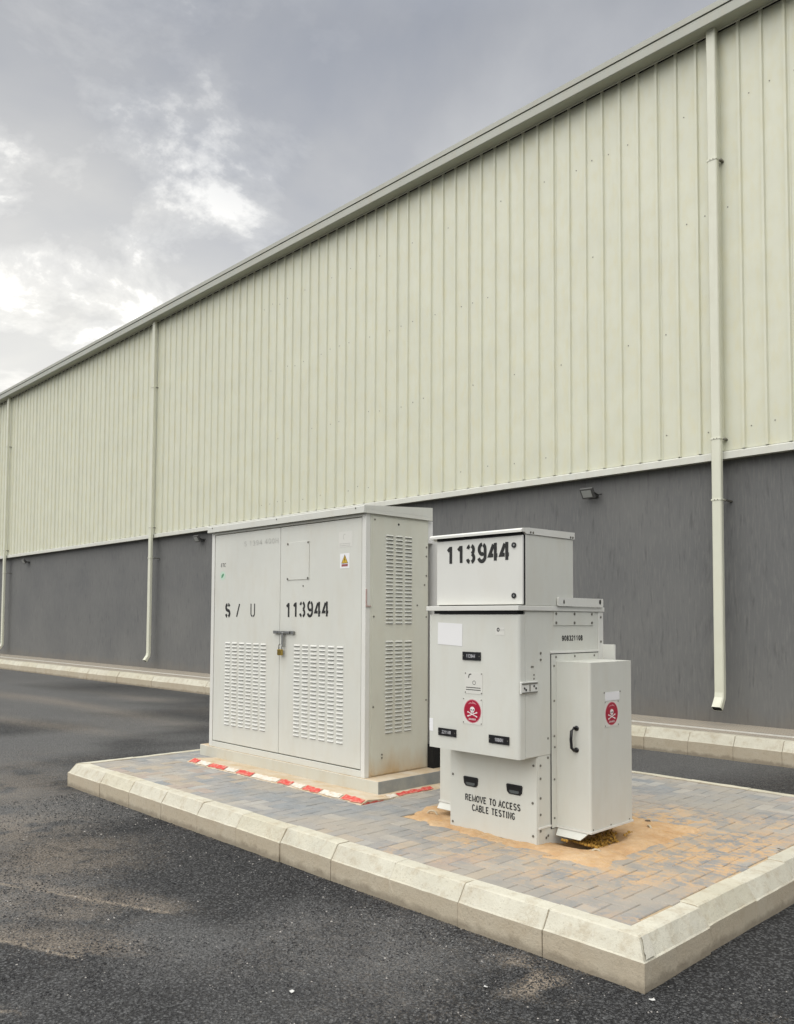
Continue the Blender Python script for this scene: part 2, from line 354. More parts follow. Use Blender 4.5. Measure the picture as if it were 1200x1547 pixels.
# ---------------------------------------------------------------- lettering (own stroke alphabet)
def arc(cx, cy, rx, ry, a0, a1, n=9): return [(cx + rx*math.cos(R(a0+(a1-a0)*k/n)), cy + ry*math.sin(R(a0+(a1-a0)*k/n))) for k in range(n+1)]
STENCIL = {'1': [[(.18, .74), (.52, .93)], [(.56, 0), (.56, 1)]],
 '3': [arc(.42, .73, .36, .24, 165, 108), arc(.42, .73, .36, .24, 74, -70), arc(.42, .26, .40, .25, 70, -74), arc(.42, .26, .40, .25, -108, -168)],
 '9': [arc(.5, .70, .36, .28, 88, 300), arc(.5, .70, .36, .28, 68, 0) + [(.86, .45)] + arc(.46, .30, .40, .29, 0, -160)],
 '4': [[(.52, .92), (.06, .30), (.50, .30)], [(.74, 0), (.74, 1)], [(.74, .30), (.98, .30)]],
 'S': [arc(.5, .74, .36, .24, 20, 80), arc(.5, .74, .36, .24, 105, 230) + [(.5, .5)] + arc(.5, .26, .38, .25, 60, -70), arc(.5, .26, .38, .25, -110, -170)],
 'U': [[(.15, 1), (.15, .28)] + arc(.5, .27, .35, .26, 180, 262), arc(.5, .27, .35, .26, 278, 360) + [(.85, 1)]], '/': [[(.15, 0), (.85, 1)]], ' ': []}
ALPHA = {'A': [[(.02, 0), (.5, 1), (.98, 0)], [(.22, .34), (.78, .34)]], 'B': [[(.12, 0), (.12, 1)], [(.12, .97), (.5, .97)] + arc(.5, .75, .34, .22, 90, -90) + [(.12, .53)], [(.5, .5)] + arc(.5, .26, .38, .24, 90, -90) + [(.12, .03)]],
 'C': [arc(.52, .5, .44, .47, 40, 320, 14)], 'D': [[(.12, 0), (.12, 1)], [(.12, .97), (.4, .97)] + arc(.4, .5, .5, .47, 90, -90, 12) + [(.12, .03)]], 'E': [[(.14, 0), (.14, 1)], [(.14, .96), (.88, .96)], [(.14, .5), (.7, .5)], [(.14, .04), (.88, .04)]],
 'G': [arc(.52, .5, .44, .47, 40, 330, 14), [(.55, .42), (.95, .42)]], 'H': [[(.1, 0), (.1, 1)], [(.9, 0), (.9, 1)], [(.1, .5), (.9, .5)]], 'I': [[(.5, 0), (.5, 1)]], 'K': [[(.12, 0), (.12, 1)], [(.9, 1), (.15, .45)], [(.4, .6), (.92, 0)]], 'L': [[(.15, 1), (.15, 0)], [(.15, .04), (.88, .04)]],
 'M': [[(.04, 0), (.04, 1), (.5, .08), (.96, 1), (.96, 0)]], 'N': [[(.1, 0), (.1, 1), (.9, 0), (.9, 1)]], 'O': [arc(.5, .5, .44, .47, 0, 360, 18)], 'P': [[(.12, 0), (.12, 1)], [(.12, .96), (.5, .96)] + arc(.5, .73, .36, .23, 90, -90) + [(.12, .5)]],
 'R': [[(.12, 0), (.12, 1)], [(.12, .96), (.5, .96)] + arc(.5, .74, .34, .22, 90, -90) + [(.12, .52)], [(.5, .52), (.92, 0)]], 'S': [arc(.5, .74, .36, .23, 25, 270, 10) + arc(.5, .26, .38, .23, 90, -155, 10)], 'T': [[(.5, 0), (.5, 1)], [(.05, .96), (.95, .96)]], 'U': [[(.12, 1), (.12, .3)] + arc(.5, .3, .38, .27, 180, 360) + [(.88, 1)]],
 'V': [[(.03, 1), (.5, 0), (.97, 1)]], ' ': [], '0': [arc(.5, .5, .38, .47, 0, 360, 16)], '1': [[(.2, .75), (.55, .96), (.55, 0)]], '2': [arc(.5, .70, .36, .27, 160, -30) + [(.1, .04), (.9, .04)]], '3': [arc(.45, .74, .36, .23, 150, -80) + arc(.45, .26, .40, .24, 80, -150)], '4': [[(.7, 0), (.7, 1), (.05, .3), (.98, .3)]],
 '8': [arc(.5, .74, .32, .23, -90, 270, 14), arc(.5, .26, .38, .24, 90, 450, 14)], '9': [arc(.5, .68, .36, .28, 0, 360, 14), [(.86, .68), (.84, .35)] + arc(.48, .32, .36, .28, 0, -150)]}
def ribbon(bm, fr, pts, w, h, a0, b0, sx, sy, shear=0.0):
    P = [Vector((a0 + sx*(x + shear*y), b0 + sy*y)) for x, y in pts]
    Lr = []
    for i, p in enumerate(P):
        d0 = (P[i] - P[i-1]).normalized() if i else (P[1]-P[0]).normalized()
        d1 = (P[i+1] - P[i]).normalized() if i < len(P)-1 else d0
        t = (d0 + d1); t = t.normalized() if t.length > 1e-6 else d0
        n = Vector((-t.y, t.x)); k = 1/max(.5, n.dot(Vector((-d0.y, d0.x))))
        Lr.append((p + n*w*.5*k, p - n*w*.5*k))
    V = [(bm.verts.new(fr(a.x, a.y, h)), bm.verts.new(fr(b.x, b.y, h))) for a, b in Lr]
    for A, B in zip(V, V[1:]): bm.faces.new((A[1], B[1], B[0], A[0]))
def text(name, s, fr, a, b, height, width, mat, parent, alpha=ALPHA, weight=.16, gap=.25, h=.0015, serif=False, dy=0.0, widths={}, shear=0.0, jitter=0.0):
    """lettering s inside [a, a+width] x [b, b+height] on frame fr; dy = slope of the line"""
    wch = lambda ch: widths.get(ch, .55 if ch == 'I' else (.45 if ch == ' ' else 1.0))
    tot = sum(wch(ch) for ch in s) + gap*(len(s)-1); sx = width/tot; x = a; bm = bmesh.new(); k = 0
    rnd = random.Random(len(s)*7 + int(a*100))
    for ch in s:
        wd = wch(ch)*sx; yo = b + dy*(x-a) + rnd.uniform(-jitter, jitter)*height
        for st in alpha.get(ch, []):
            k += 1; ribbon(bm, fr, st, weight*height, h + k*.00003, x, yo, wd, height, shear)
            if serif:
                for e, nb in ((st[0], st[1]), (st[-1], st[-2])):
                    if abs(e[0]-nb[0]) < .55*abs(e[1]-nb[1]) and (e[1] < .02 or e[1] > .98):
                        k += 1; ribbon(bm, fr, [(e[0]-.22/wch(ch), e[1]+(.05 if e[1] < .5 else -.05)), (e[0]+.22/wch(ch), e[1]+(.05 if e[1] < .5 else -.05))], .10*height, h + k*.00003, x, yo, wd, height)
        x += wd + gap*sx
    return finish(bm, name, mat, parent)
SCREW = None
def screw(fr, a, b, parent, r=.008, mat='screw_metal'):
    global SCREW
    key = (round(r, 4), mat, tuple(fr.n.to_tuple(2)))
    SCREW = SCREW or {}
    if key not in SCREW:
        bm = bmesh.new(); f0 = Fr((0, 0, 0), fr.r, fr.u)
        poly(bm, f0, disc(0, 0, r, n=8), 0, r*.35); top = bm.faces[:] and max(bm.faces, key=lambda f: f.calc_center_median().dot(f0.n))
        bmesh.ops.inset_region(bm, faces=[top], thickness=r*.35, depth=r*.25)
        me = bpy.data.meshes.new('screw'); bm.to_mesh(me); bm.free(); me.materials.append(M[mat]); SCREW[key] = me
    o = link('screw', SCREW[key], parent); o.location = fr(a, b, .0005) - ORIG[parent.name]; return o

# ---------------------------------------------------------------- value noise for geometry
_rng = np.random.default_rng(3); _T = _rng.random((256, 256))
def vnoise(x, y):
    xi = np.floor(x).astype(int); yi = np.floor(y).astype(int); fx = x-xi; fy = y-yi
    fx = fx*fx*(3-2*fx); fy = fy*fy*(3-2*fy); t = lambda a, b: _T[a % 256, b % 256]
    return (t(xi, yi)*(1-fx)+t(xi+1, yi)*fx)*(1-fy) + (t(xi, yi+1)*(1-fx)+t(xi+1, yi+1)*fx)*fy
def fbm(x, y, o=4):
    s = 0; a = .5; n = 0
    for k in range(o): s = s + a*vnoise(x*2**k+17*k, y*2**k+5*k); n += a; a *= .5
    return s/n
def smooth(e0, e1, x): t = np.clip((x-e0)/(e1-e0), 0, 1); return t*t*(3-2*t)

# ================================================================== GROUND
XL, XR, YF, YB = -7.88, -1.856, 3.293, 7.02           # island outline
ZC, ZT, KW = .127, .212, .15
def grow(a, step, end, f=1.25):
    out = [a]; s = step
    while abs(out[-1]) < abs(end) or (out[-1]-end)*(1 if step > 0 else -1) < 0:
        s *= f; out.append(out[-1]+s)
        if len(out) > 200 or (out[-1]-end)*(1 if step > 0 else -1) >= 0: break
    return out[1:]
def axis(lo, hi, step, far): a = list(np.arange(lo, hi+1e-6, step)); return np.array(grow(lo, -step, -far)[::-1] + a + grow(hi, step, far))
gx = axis(-9.0, -.4, .028, 400); gy = axis(.9, 4.0, .028, 400)
GX, GY = np.meshgrid(gx, gy, indexing='ij')
def seg_d(x, y, ax, ay, bx, by):
    dx, dy = bx-ax, by-ay; L2 = dx*dx+dy*dy; t = np.clip(((x-ax)*dx+(y-ay)*dy)/L2, 0, 1)
    return np.hypot(x-ax-t*dx, y-ay-t*dy), ((x-ax)*dy-(y-ay)*dx)/math.sqrt(L2), t
wx = GX + .22*(fbm(GX*2.2, GY*2.2)-.5); wy = GY + .22*(fbm(GX*2.2+40, GY*2.2+9)-.5)
dust = np.zeros_like(GX)
def streak(ax, ay, bx, by, w, dep, amt, line):
    global dust
    d, side, t = seg_d(wx, wy, ax, ay, bx, by); d2, s2, t2 = seg_d(GX + .03*(fbm(GX*5, GY*5)-.5), GY + .03*(fbm(GX*5+3, GY*5)-.5), ax, ay, bx, by)
    fade = smooth(1.02, .55, t2) * smooth(.12, 0, np.maximum(t2-1, 0))
    band = np.exp(-(d/dep)**2)*amt*np.where(side < 0, 1, .25)
    dust = np.maximum(dust, band*smooth(.25, .6, fbm(GX*3, GY*3)+.18))
    dust = np.maximum(dust, line*np.exp(-(d2/w)**2)*np.where(t2 < .99, 1, .3)*smooth(.32, .6, fbm(GX*7, GY*7)+.15))
streak(-6.4, 1.33, -4.13, 2.31, .017, .22, .50, .95)
streak(-5.2, 1.17, -3.88, 1.71, .017, .30, .50, .9)
streak(-4.2, .85, -3.55, 1.26, .016, .05, .25, .8)
for cx_, cy_, r_, a_ in ((-2.22, 3.03, .14, 1.0), (-2.40, 3.09, .16, .7), (-2.1, 2.98, .07, .4), (-5.6, 2.3, .65, .48), (-6.6, 2.1, .9, .48), (-4.5, 1.95, .45, .40), (-4.9, 1.5, .55, .44), (-8.2, 2.6, 1.2, .40), (-3.62, 1.97, .05, .5), (-3.55, 2.0, .04, .35), (-9.5, 3.4, 1.2, .25), (-1.35, 3.45, .15, .25)):
    d = np.hypot(wx-cx_, (wy-cy_)); dust = np.maximum(dust, a_*np.exp(-(d/r_)**2)*smooth(.3, .62, fbm(GX*4+3, GY*4)+.12))
# worn and dusty wheel tracks on the far road
far = smooth(-9, -12, GX)
trk = np.exp(-((GY-6.4-.10*(GX+14)+.5*(fbm(GX*.4, GY*.4)-.5))/.35)**2)*.5 + np.exp(-((GY-7.9-.05*(GX+14))/.30)**2)*.35 + np.exp(-((GY-5.0-.2*(GX+12))/.4)**2)*.35
dust = np.maximum(dust, far*trk*smooth(.3, .6, fbm(GX*.8, GY*.8)+.1))
dust = np.maximum(dust, .16*smooth(.45, .7, fbm(GX*.6+9, GY*.6)))
edge = np.minimum(np.abs(GY-YF), 9)                    # sandy grit along the kerb foot
dust = np.maximum(dust, .38*np.exp(-(edge/.035)**2)*((GX > XL) & (GX < XR) & (GY < YF+.05))*smooth(.45, .7, fbm(GX*6, GY*6)+.1))
film = .04 + .86*smooth(.36, .68, fbm(GX*.7+2, GY*.7+4) + .10*smooth(-3.2, -5.5, GX) - .16*smooth(-2.6, -1.6, GX)) - .35*np.exp(-(np.abs(GY-YF)/.30)**2)*((GX > XL-.3) & (GX < XR+.3))
film = np.clip(film, 0, 1)
GZ = .010*(fbm(GX*1.1, GY*1.1)-.5) + .006*(fbm(GX*9, GY*9)-.5)
fade = smooth(14, 8, np.hypot(GX+4, GY-2.5)); GZ = GZ*fade
nx, ny = GX.shape; idx = np.arange(nx*ny).reshape(nx, ny)
F = np.stack([idx[:-1, :-1], idx[1:, :-1], idx[1:, 1:], idx[:-1, 1:]], -1).reshape(-1, 4)
me = bpy.data.meshes.new('road'); me.vertices.add(nx*ny); me.vertices.foreach_set('co', np.stack([GX, GY, GZ], -1).reshape(-1))
me.loops.add(F.size); me.loops.foreach_set('vertex_index', F.reshape(-1)); me.polygons.add(len(F))
me.polygons.foreach_set('loop_start', np.arange(len(F))*4); me.polygons.foreach_set('loop_total', np.full(len(F), 4)); me.polygons.foreach_set('use_smooth', np.ones(len(F), bool))
me.update(); at = me.attributes.new('dust', 'FLOAT', 'POINT'); at.data.foreach_set('value', dust.reshape(-1).astype(np.float32)); at = me.attributes.new('film', 'FLOAT', 'POINT'); at.data.foreach_set('value', film.reshape(-1).astype(np.float32)); me.materials.append(M['asphalt'])
road = link('road', me); road['kind'] = 'structure'
# loose chippings lying on the asphalt: nobody could count them
def stones(name, pts, mat, parent=None):
    base = np.array([(1, 0, 0), (-1, 0, 0), (0, 1, 0), (0, -1, 0), (0, 0, 1), (0, 0, -1)], float)
    fc = np.array([(0, 2, 4), (2, 1, 4), (1, 3, 4), (3, 0, 4), (2, 0, 5), (1, 2, 5), (3, 1, 5), (0, 3, 5)])
    n = len(pts); P = np.array([p[:3] for p in pts]); S = np.array([p[3] for p in pts])
    ang = _rng.random(n)*6.28; V = base[None]*(S[:, None, None]*(.6+.8*_rng.random((n, 6, 1)))*np.array([1, .8, .62]))
    ca, sa = np.cos(ang)[:, None], np.sin(ang)[:, None]; x = V[..., 0]*ca-V[..., 1]*sa; y = V[..., 0]*sa+V[..., 1]*ca
    V = np.stack([x, y, V[..., 2]], -1) + P[:, None]; Fc = (fc[None] + 6*np.arange(n)[:, None, None]).reshape(-1, 3)
    me = bpy.data.meshes.new(name); me.from_pydata(V.reshape(-1, 3).tolist(), [], Fc.tolist()); px_, py_ = P[:, 0], P[:, 1]; fl_ = .04 + .86*smooth(.36, .68, fbm(px_*.7+2, py_*.7+4) + .10*smooth(-3.2, -5.5, px_) - .16*smooth(-2.6, -1.6, px_))
    tone = np.repeat(np.where(_rng.random(n) > .985, 1.0, np.clip((_rng.random(n)**1.2)*(.50+.62*fl_), 0, .97)), 6)
    a = me.attributes.new('tone', 'FLOAT', 'POINT'); a.data.foreach_set('value', tone.astype(np.float32)); me.materials.append(M[mat]); return link(name, me, parent)
pts = []
for _ in range(26000):
    u = random.random()
    if u < .5: x, y = random.uniform(-3.9, -1.1), 0; y = random.uniform(1.3, 3.9)
    else: x = random.uniform(-7.5, -1.3); y = YF - abs(random.gauss(0, .45))
    if x > XL and x < XR and y > YF-.004: continue
    if x > XR-.3 and x < XR+.003 and y > YF: continue
    pts.append((x, y, .001, random.choice((.0025, .0035, .0042, .0055, .0075))*random.uniform(.7, 1.2)))
for _ in range(70000):                                 # aggregate standing proud of the binder
    q = random.random(); x = -7.2 + 6.1*math.sqrt(q); y = random.uniform(1.0, 3.9)
    if (XL < x < XR and y > YF-.004) or (XR-.3 < x < XR+.003 and y > YF): continue
    pts.append((x, y, -.0016, random.choice((.0035, .0045, .0055, .0070))*random.uniform(.75, 1.2)))
g = stones('loose_chippings', pts, 'gravel'); g['kind'] = 'stuff'; tag(g, 'loose dark chippings lying on the asphalt along the kerb', 'gravel')

# ================================================================== KERBS
def kerb_run(root, p0, d, n_in, joints, zc, zt, chd, kw, mitre0=False, mitre1=False, jit=.003):
    d = Vector(d); n_in = Vector(n_in); p0 = Vector(p0)
    ori = ORIG[root.name]
    for k, (a, b) in enumerate(zip(joints, joints[1:])):
        bm = bmesh.new(); dz = random.uniform(-jit, jit); dn = random.uniform(-jit, jit); tw = random.uniform(-jit, jit)
        prof = [(0, -.06), (0, zc), (chd*.12, zc+.006), (chd*.9, zt-.004), (chd+.006, zt), (kw, zt), (kw, -.06)]
        ga = 0 if (mitre0 and k == 0) else .0020; gb = 0 if (mitre1 and k == len(joints)-2) else .0020
        def mp(q, z, t):
            s = (a+ga) if t == 0 else (b-gb)
            if t == 0 and mitre0 and k == 0: s += q
            if t == 1 and mitre1 and k == len(joints)-2: s -= q
            return p0 + d*s + n_in*(q+dn+(tw if t else -tw)) + Vector((0, 0, z+(dz if z > 0 else 0)))
        prism(bm, prof, 0, 1, mp)
        es = [e for e in bm.edges if abs((e.verts[0].co-e.verts[1].co).normalized().dot(d)) < .3]
        bmesh.ops.bevel(bm, geom=[e for e in es if min(v.co.z for v in e.verts) > 0], offset=.003, segments=1, affect='EDGES')
        lg = [e for e in bm.edges if abs((e.verts[0].co-e.verts[1].co).normalized().dot(d)) > .9]
        bmesh.ops.subdivide_edges(bm, edges=lg, cuts=5, use_grid_fill=False)
        for v in bm.verts:
            if v.co.z > .02: v.co += Vector((random.uniform(-1, 1), random.uniform(-1, 1), random.uniform(-1, 1)))*.0016
        finish(bm, 'kerb_stone', random.choice(['kerb_concrete', 'kerb_concrete', 'kerb_concrete_b', 'kerb_concrete_c']), root)
kr = bmesh.new()
for x0, x1, y0, y1 in ((XL+.02, XR-.02, YF+.012, YF+.13), (XR-.13, XR-.012, YF+.131, YB-.131), (XL+.02, XR-.02, YB-.13, YB-.012), (XL+.012, XL+.13, YF+.131, YB-.131)):
    prof = None; bbox(kr, x0, x1, y0, y1, -.05, .118)
island_kerb = finish(kr, 'island_kerb', 'mortar'); island_kerb['kind'] = 'structure'
fj = [0] + [x-XL for x in (-7.19, -6.635, -6.08, -5.53, -5.01, -4.49, -3.965, -3.445, -2.925, -2.39)] + [XR-XL]
kerb_run(island_kerb, (XL, YF, 0), (1, 0, 0), (0, 1, 0), fj, ZC, ZT, .062, KW, True, True)
L2 = YB-YF; sj = [0, .62, 1.16, 1.69, 2.22, 2.75, 3.25, L2]
kerb_run(island_kerb, (XR, YF, 0), (0, 1, 0), (-1, 0, 0), sj, ZC, ZT, .062, KW, True, True)
kerb_run(island_kerb, (XL, YF, 0), (0, 1, 0), (1, 0, 0), sj, ZC, ZT, .062, KW, True, True)
kerb_run(island_kerb, (XL, YB, 0), (1, 0, 0), (0, -1, 0), fj, ZC, ZT, .062, KW, True, True)

def mortar_patch(t0, t1, t2, t3, base, along, inward):
    # cement smeared over a joint on the sloping face
    bm = bmesh.new(); n = 6; A, B = [], []
    for k in range(n+1):
        f = k/n; jit = lambda: random.uniform(-.006, .006)
        q = .004 + .054*f; z = ZC + .009 + (ZT-ZC-.016)*f
        for L_, a, b in ((A, t0, t2), (B, t1, t3)): L_.append(bm.verts.new(Vector(base) + Vector(along)*(a+(b-a)*f+jit()) + Vector(inward)*(q-.0024) + Vector((0, 0, z+.0022))))
    for k in range(n): bm.faces.new((A[k], B[k], B[k+1], A[k+1]))
    bmesh.ops.recalc_face_normals(bm, faces=bm.faces); finish(bm, 'mortar_patch', 'cement', island_kerb)
mortar_patch(.02, .10, .075, .13, (XR, YF, 0), (0, 1, 0), (-1, 0, 0))
# ================================================================== ISLAND PAVING
PIT = (-4.22, -2.62, 4.17, 5.30)                        # sand filled opening under the ring main cabinet
FOOT = (-7.22, -4.675, 4.17, 5.60); PLI = (-7.50, -4.84, 4.20, 5.57)                      # painted footing
X0, X1, Y0, Y1 = XL+KW+.003, XR-KW-.003, YF+KW+.003, YB-KW-.003
bm = bmesh.new()
bbox(bm, X0-.003, X1+.003, Y0-.003, PIT[2], .05, .2015); bbox(bm, X0-.003, X1+.003, PIT[3], Y1+.003, .05, .2015)
bbox(bm, X0-.003, PIT[0], PIT[2], PIT[3], .05, .2015); bbox(bm, PIT[1], X1+.003, PIT[2], PIT[3], .05, .2015); bbox(bm, PIT[0], PIT[1], PIT[2], PIT[3], .05, .15)
pav = finish(bm, 'island_paving', 'paver_bed'); pav['kind'] = 'structure'
W = .1; G = .0036
plist = []
def in_rect(cx, cy, r, mrg=0): return r[0]+mrg < cx < r[1]-mrg and r[2]+mrg < cy < r[3]-mrg
ni, nj = int((X1-X0)/W)+3, int((Y1-Y0)/W)+3
for i in range(-2, ni):
    for j in range(-2, nj):
        k = (i-j) % 4
        if k == 0: r = (X0+i*W, X0+(i+2)*W, Y0+j*W, Y0+(j+1)*W)
        elif k == 3: r = (X0+i*W, X0+(i+1)*W, Y0+j*W, Y0+(j+2)*W)
        else: continue
        x0, x1, y0, y1 = max(r[0], X0), min(r[1], X1), max(r[2], Y0), min(r[3], Y1)
        if x1-x0 < .02 or y1-y0 < .02: continue
        for rc in (PIT,):                               # blocks are cut at the edge of the opening
            if x1 > rc[0] and x0 < rc[1] and y1 > rc[2] and y0 < rc[3]:
                opts = [(x0, min(x1, rc[0]), y0, y1), (max(x0, rc[1]), x1, y0, y1), (x0, x1, y0, min(y1, rc[2])), (x0, x1, max(y0, rc[3]), y1)]
                opts = [o for o in opts if o[1]-o[0] > .03 and o[3]-o[2] > .03]
                if not opts: x0 = x1; break
                x0, x1, y0, y1 = max(opts, key=lambda o: (o[1]-o[0])*(o[3]-o[2]))
        if x1-x0 < .02: continue
        if (x0 > FOOT[0] and x1 < FOOT[1] and y0 > FOOT[2] and y1 < FOOT[3]) or (x0 > PLI[0] and x1 < PLI[1] and y0 > 4.5 and y1 < PLI[3]): continue
        plist.append((x0, x1, y0, y1))
def pmat(cx, cy):
    f = float(fbm(np.array(cx*.9+3), np.array(cy*1.3+1), 3)) + random.gauss(0, .16)
    blue = math.exp(-((cx+2.35+.25*(cy-4.6))/.28)**2)*.35 + math.exp(-((cy-3.95)/.22)**2)*.12*(cx < -3.5)
    f -= blue
    if f < .26: return 0
    if f < .44: return 1
    if f < .56: return 2
    return 3 if random.random() < .68 else 4
CAMV = Vector((0, 0, 1.6))
plist.sort(key=lambda r: ((r[0]+r[1])/2)**2 + ((r[2]+r[3])/2)**2)
view = Vector((_f.x, _f.y, 0)).normalized()
def inview(r):
    p = Vector(((r[0]+r[1])/2, (r[2]+r[3])/2, .2)) - CAMV; z = p.dot(_f)
    u = 600 + 1249.2*p.dot(_r2)/z; return -20 < u < 1220
near = [r for r in plist if inview(r)][:300]; nset = set(near)
cache = {}
def paver_bm(bm, w, h, th, cx=0, cy=0, cz=0, mat=0, tilt=(0, 0)):
    b = .004
    def ring(ww, hh, z): return [bm.verts.new((cx+sx*ww/2, cy+sy*hh/2, cz+z+tilt[0]*sx+tilt[1]*sy)) for sx, sy in ((-1, -1), (1, -1), (1, 1), (-1, 1))]
    A = ring(w, h, -th); B = ring(w, h, -b); T = ring(w-2*b, h-2*b, 0)
    for P, Q in ((A, B), (B, T)):
        for k in range(4): bm.faces.new((P[k], P[(k+1) % 4], Q[(k+1) % 4], Q[k])).material_index = mat
    bm.faces.new(T).material_index = mat
for r in near:
    w, h = r[1]-r[0]-G, r[3]-r[2]-G; cx, cy = (r[0]+r[1])/2, (r[2]+r[3])/2; mi = pmat(cx, cy); key = (round(w, 3), round(h, 3), mi)
    if key not in cache:
        bm = bmesh.new(); paver_bm(bm, w, h, .04); me = bpy.data.meshes.new('paver'); bm.to_mesh(me); bm.free(); me.materials.append(M[PAV[mi]]); cache[key] = me
    o = link('paver', cache[key], pav); o.location = (cx, cy, .208+random.uniform(-.0018, .0018)); o.rotation_euler = (random.uniform(-.008, .008), random.uniform(-.008, .008), random.uniform(-.006, .006))
bm = bmesh.new()
for r in plist:
    if r in nset: continue
    cx, cy = (r[0]+r[1])/2, (r[2]+r[3])/2
    paver_bm(bm, r[1]-r[0]-G, r[3]-r[2]-G, .04, cx, cy, .208+random.uniform(-.0018, .0018), pmat(cx, cy), (random.uniform(-.0008, .0008), random.uniform(-.0008, .0008)))
o = finish(bm, 'paver_field', PAV, pav); o['kind'] = 'stuff'

# sand in the opening, spilling a little over the blocks
sx = np.arange(-4.50, -2.30, .0125); sy = np.arange(3.90, 5.55, .0125); SX, SY = np.meshgrid(sx, sy, indexing='ij')
din = np.minimum(np.minimum(SX-PIT[0], PIT[1]-SX), np.minimum(SY-PIT[2], PIT[3]-SY)) + .26*(fbm(SX*4, SY*4)-.55) + .10*(fbm(SX*17, SY*17)-.5)
hh = .2105 + .010*smooth(-.06, .06, din) + .024*(fbm(SX*6+7, SY*6)-.5) + .012*(fbm(SX*22, SY*22)-.5) - .075*np.exp(-(((SX+2.96)/.13)**4+((SY-4.60)/.22)**4)) - .035*smooth(.0, -.11, din)
me = bpy.data.meshes.new('sand_patch'); nx, ny = SX.shape; idx = np.arange(nx*ny).reshape(nx, ny)
keep = (din[:-1, :-1] > -.13)
F = np.stack([idx[:-1, :-1], idx[1:, :-1], idx[1:, 1:], idx[:-1, 1:]], -1)[keep]
me.from_pydata(np.stack([SX, SY, hh], -1).reshape(-1, 3).tolist(), [], F.reshape(-1, 4).tolist()); me.materials.append(M['sand'])
for p in me.polygons: p.use_smooth = True
s = link('sand_patch', me); s['kind'] = 'stuff'; tag(s, 'orange sand filling the opening in the paving under the ring main cabinet', 'sand')
bm = bmesh.new()
for _ in range(240):
    a = random.gauss(0, 1); b = random.gauss(0, 1); x = -2.905 + .07*a; y = 4.60 + .11*b; r = random.uniform(.004, .012)
    z = .175 + .03*abs(b) + max(0, .04-.02*(a*a+b*b)**.5)*random.random()
    q = bmesh.ops.create_icosphere(bm, subdivisions=1, radius=r, matrix=Matrix.Translation((x, y, z)))
    for v in q['verts']: v.co += Vector((random.uniform(-1, 1), random.uniform(-1, 1), random.uniform(-1, 1)))*r*.3
s = finish(bm, 'foam_clump', 'foam', smooth=False); s['kind'] = 'stuff'; tag(s, 'yellow crumbly foam clump in the shade under the hinged cable box', 'foam')

# ================================================================== WAREHOUSE
YW, YCL = 10.788, 10.672                                # render plane, cladding pan plane
WX0, WX1 = -46.0, 3.5
ZB, ZE = 3.734, 9.575
wh = thing('warehouse', 'long warehouse with cream ribbed metal cladding above a dark grey rendered wall', 'warehouse', ((WX0+WX1)/2, YW, 0))
bm = bmesh.new(); bbox(bm, WX0, WX1, YW, YW+.25, -.1, 3.86); bbox(bm, WX0, WX0+.25, YW+.251, 34, -.1, 3.86); bbox(bm, WX1-.25, WX1, YW+.251, 34, -.1, 3.86)
finish(bm, 'rendered_wall', 'grey_render', wh)
bm = bmesh.new(); bbox(bm, WX0+.03, WX1-.03, YW+.02, 34, 3.87, 9.72); finish(bm, 'inner_shell', 'gutter_paint', wh)
P_ = .2965
PH = -5.326*.9574 + P_*40                               # one rib of the real wall gives the phase
sheet_w = 3*P_
x = WX1
k0 = int(math.floor((WX1-PH)/P_)); k1 = int(math.ceil((WX0-PH)/P_))
shm = {}
def sheet_mesh(nr):
    if nr in shm: return shm[nr]
    bm = bmesh.new(); pr = []
    for q in range(nr):
        a = q*P_                                       # pan centre to the left, rib at the right end
        pr += [(a+.0, 0), (a+.1, -.0006), (a+P_-.070, 0), (a+P_-.060, -.030), (a+P_-.028, -.030), (a+P_-.014, -.001), (a+P_-.001 if q < nr-1 else a+P_+.006, -.0008 if q < nr-1 else -.0022)]
    zs = [0, (ZE+.12-ZB-.116)]
    V = [[bm.verts.new((px, py, z)) for px, py in pr] for z in zs]
    for i in range(len(pr)-1): bm.faces.new((V[0][i], V[0][i+1], V[1][i+1], V[1][i]))
    me = bpy.data.meshes.new('cladding_sheet'); bm.to_mesh(me); bm.free(); me.materials.append(M['cladding_paint']); shm[nr] = me; return me
k = k1
while k < k0:
    nr = min(3, k0-k); o = link('cladding_sheet', sheet_mesh(nr), wh)
    o.location = Vector((PH + k*P_ + .037, YCL - .0012*((k//3) % 2), ZB+.116)) - ORIG[wh.name]; k += nr
bm = bmesh.new()                                        # sheeting screws, two rows per purlin
for kk in range(int((-16-PH)/P_), k0):
    for zz in (4.15, 5.6, 7.1, 8.6):
        if random.random() < .45:
            fx = PH + kk*P_ + .11 + random.uniform(-.02, .02); poly(bm, front(YCL), disc(fx, zz+random.uniform(-.05, .05), .009, n=6), .0, .006)
bmesh.ops.recalc_face_normals(bm, faces=bm.faces); o = finish(bm, 'sheeting_screws', 'screw_metal', wh); o['kind'] = 'stuff'
bm = bmesh.new()                                        # drip flashing at the foot of the cladding
prism(bm, [(YCL-.046, ZB), (YCL-.046, ZB+.088), (YCL-.040, ZB+.095), (YCL+.003, ZB+.112), (YCL+.003, ZB+.2), (YCL+.02, ZB+.2), (YCL+.02, ZB+.09), (YCL-.040, ZB+.082), (YCL-.040, ZB)], WX0, WX1, lambda a, b, t: Vector((t, a, b)))
finish(bm, 'base_flashing', 'trim_paint', wh)
bm = bmesh.new(); prism(bm, [(YCL-.034, ZB+.012), (YCL-.034, ZB+.05), (YW+.05, ZB+.05), (YW+.05, ZB+.012)], WX0, WX1, lambda a, b, t: Vector((t, a, b)))
finish(bm, 'flashing_soffit', 'gutter_paint', wh)
YG = 10.388
bm = bmesh.new()                                        # box gutter: front, sloping underside, return
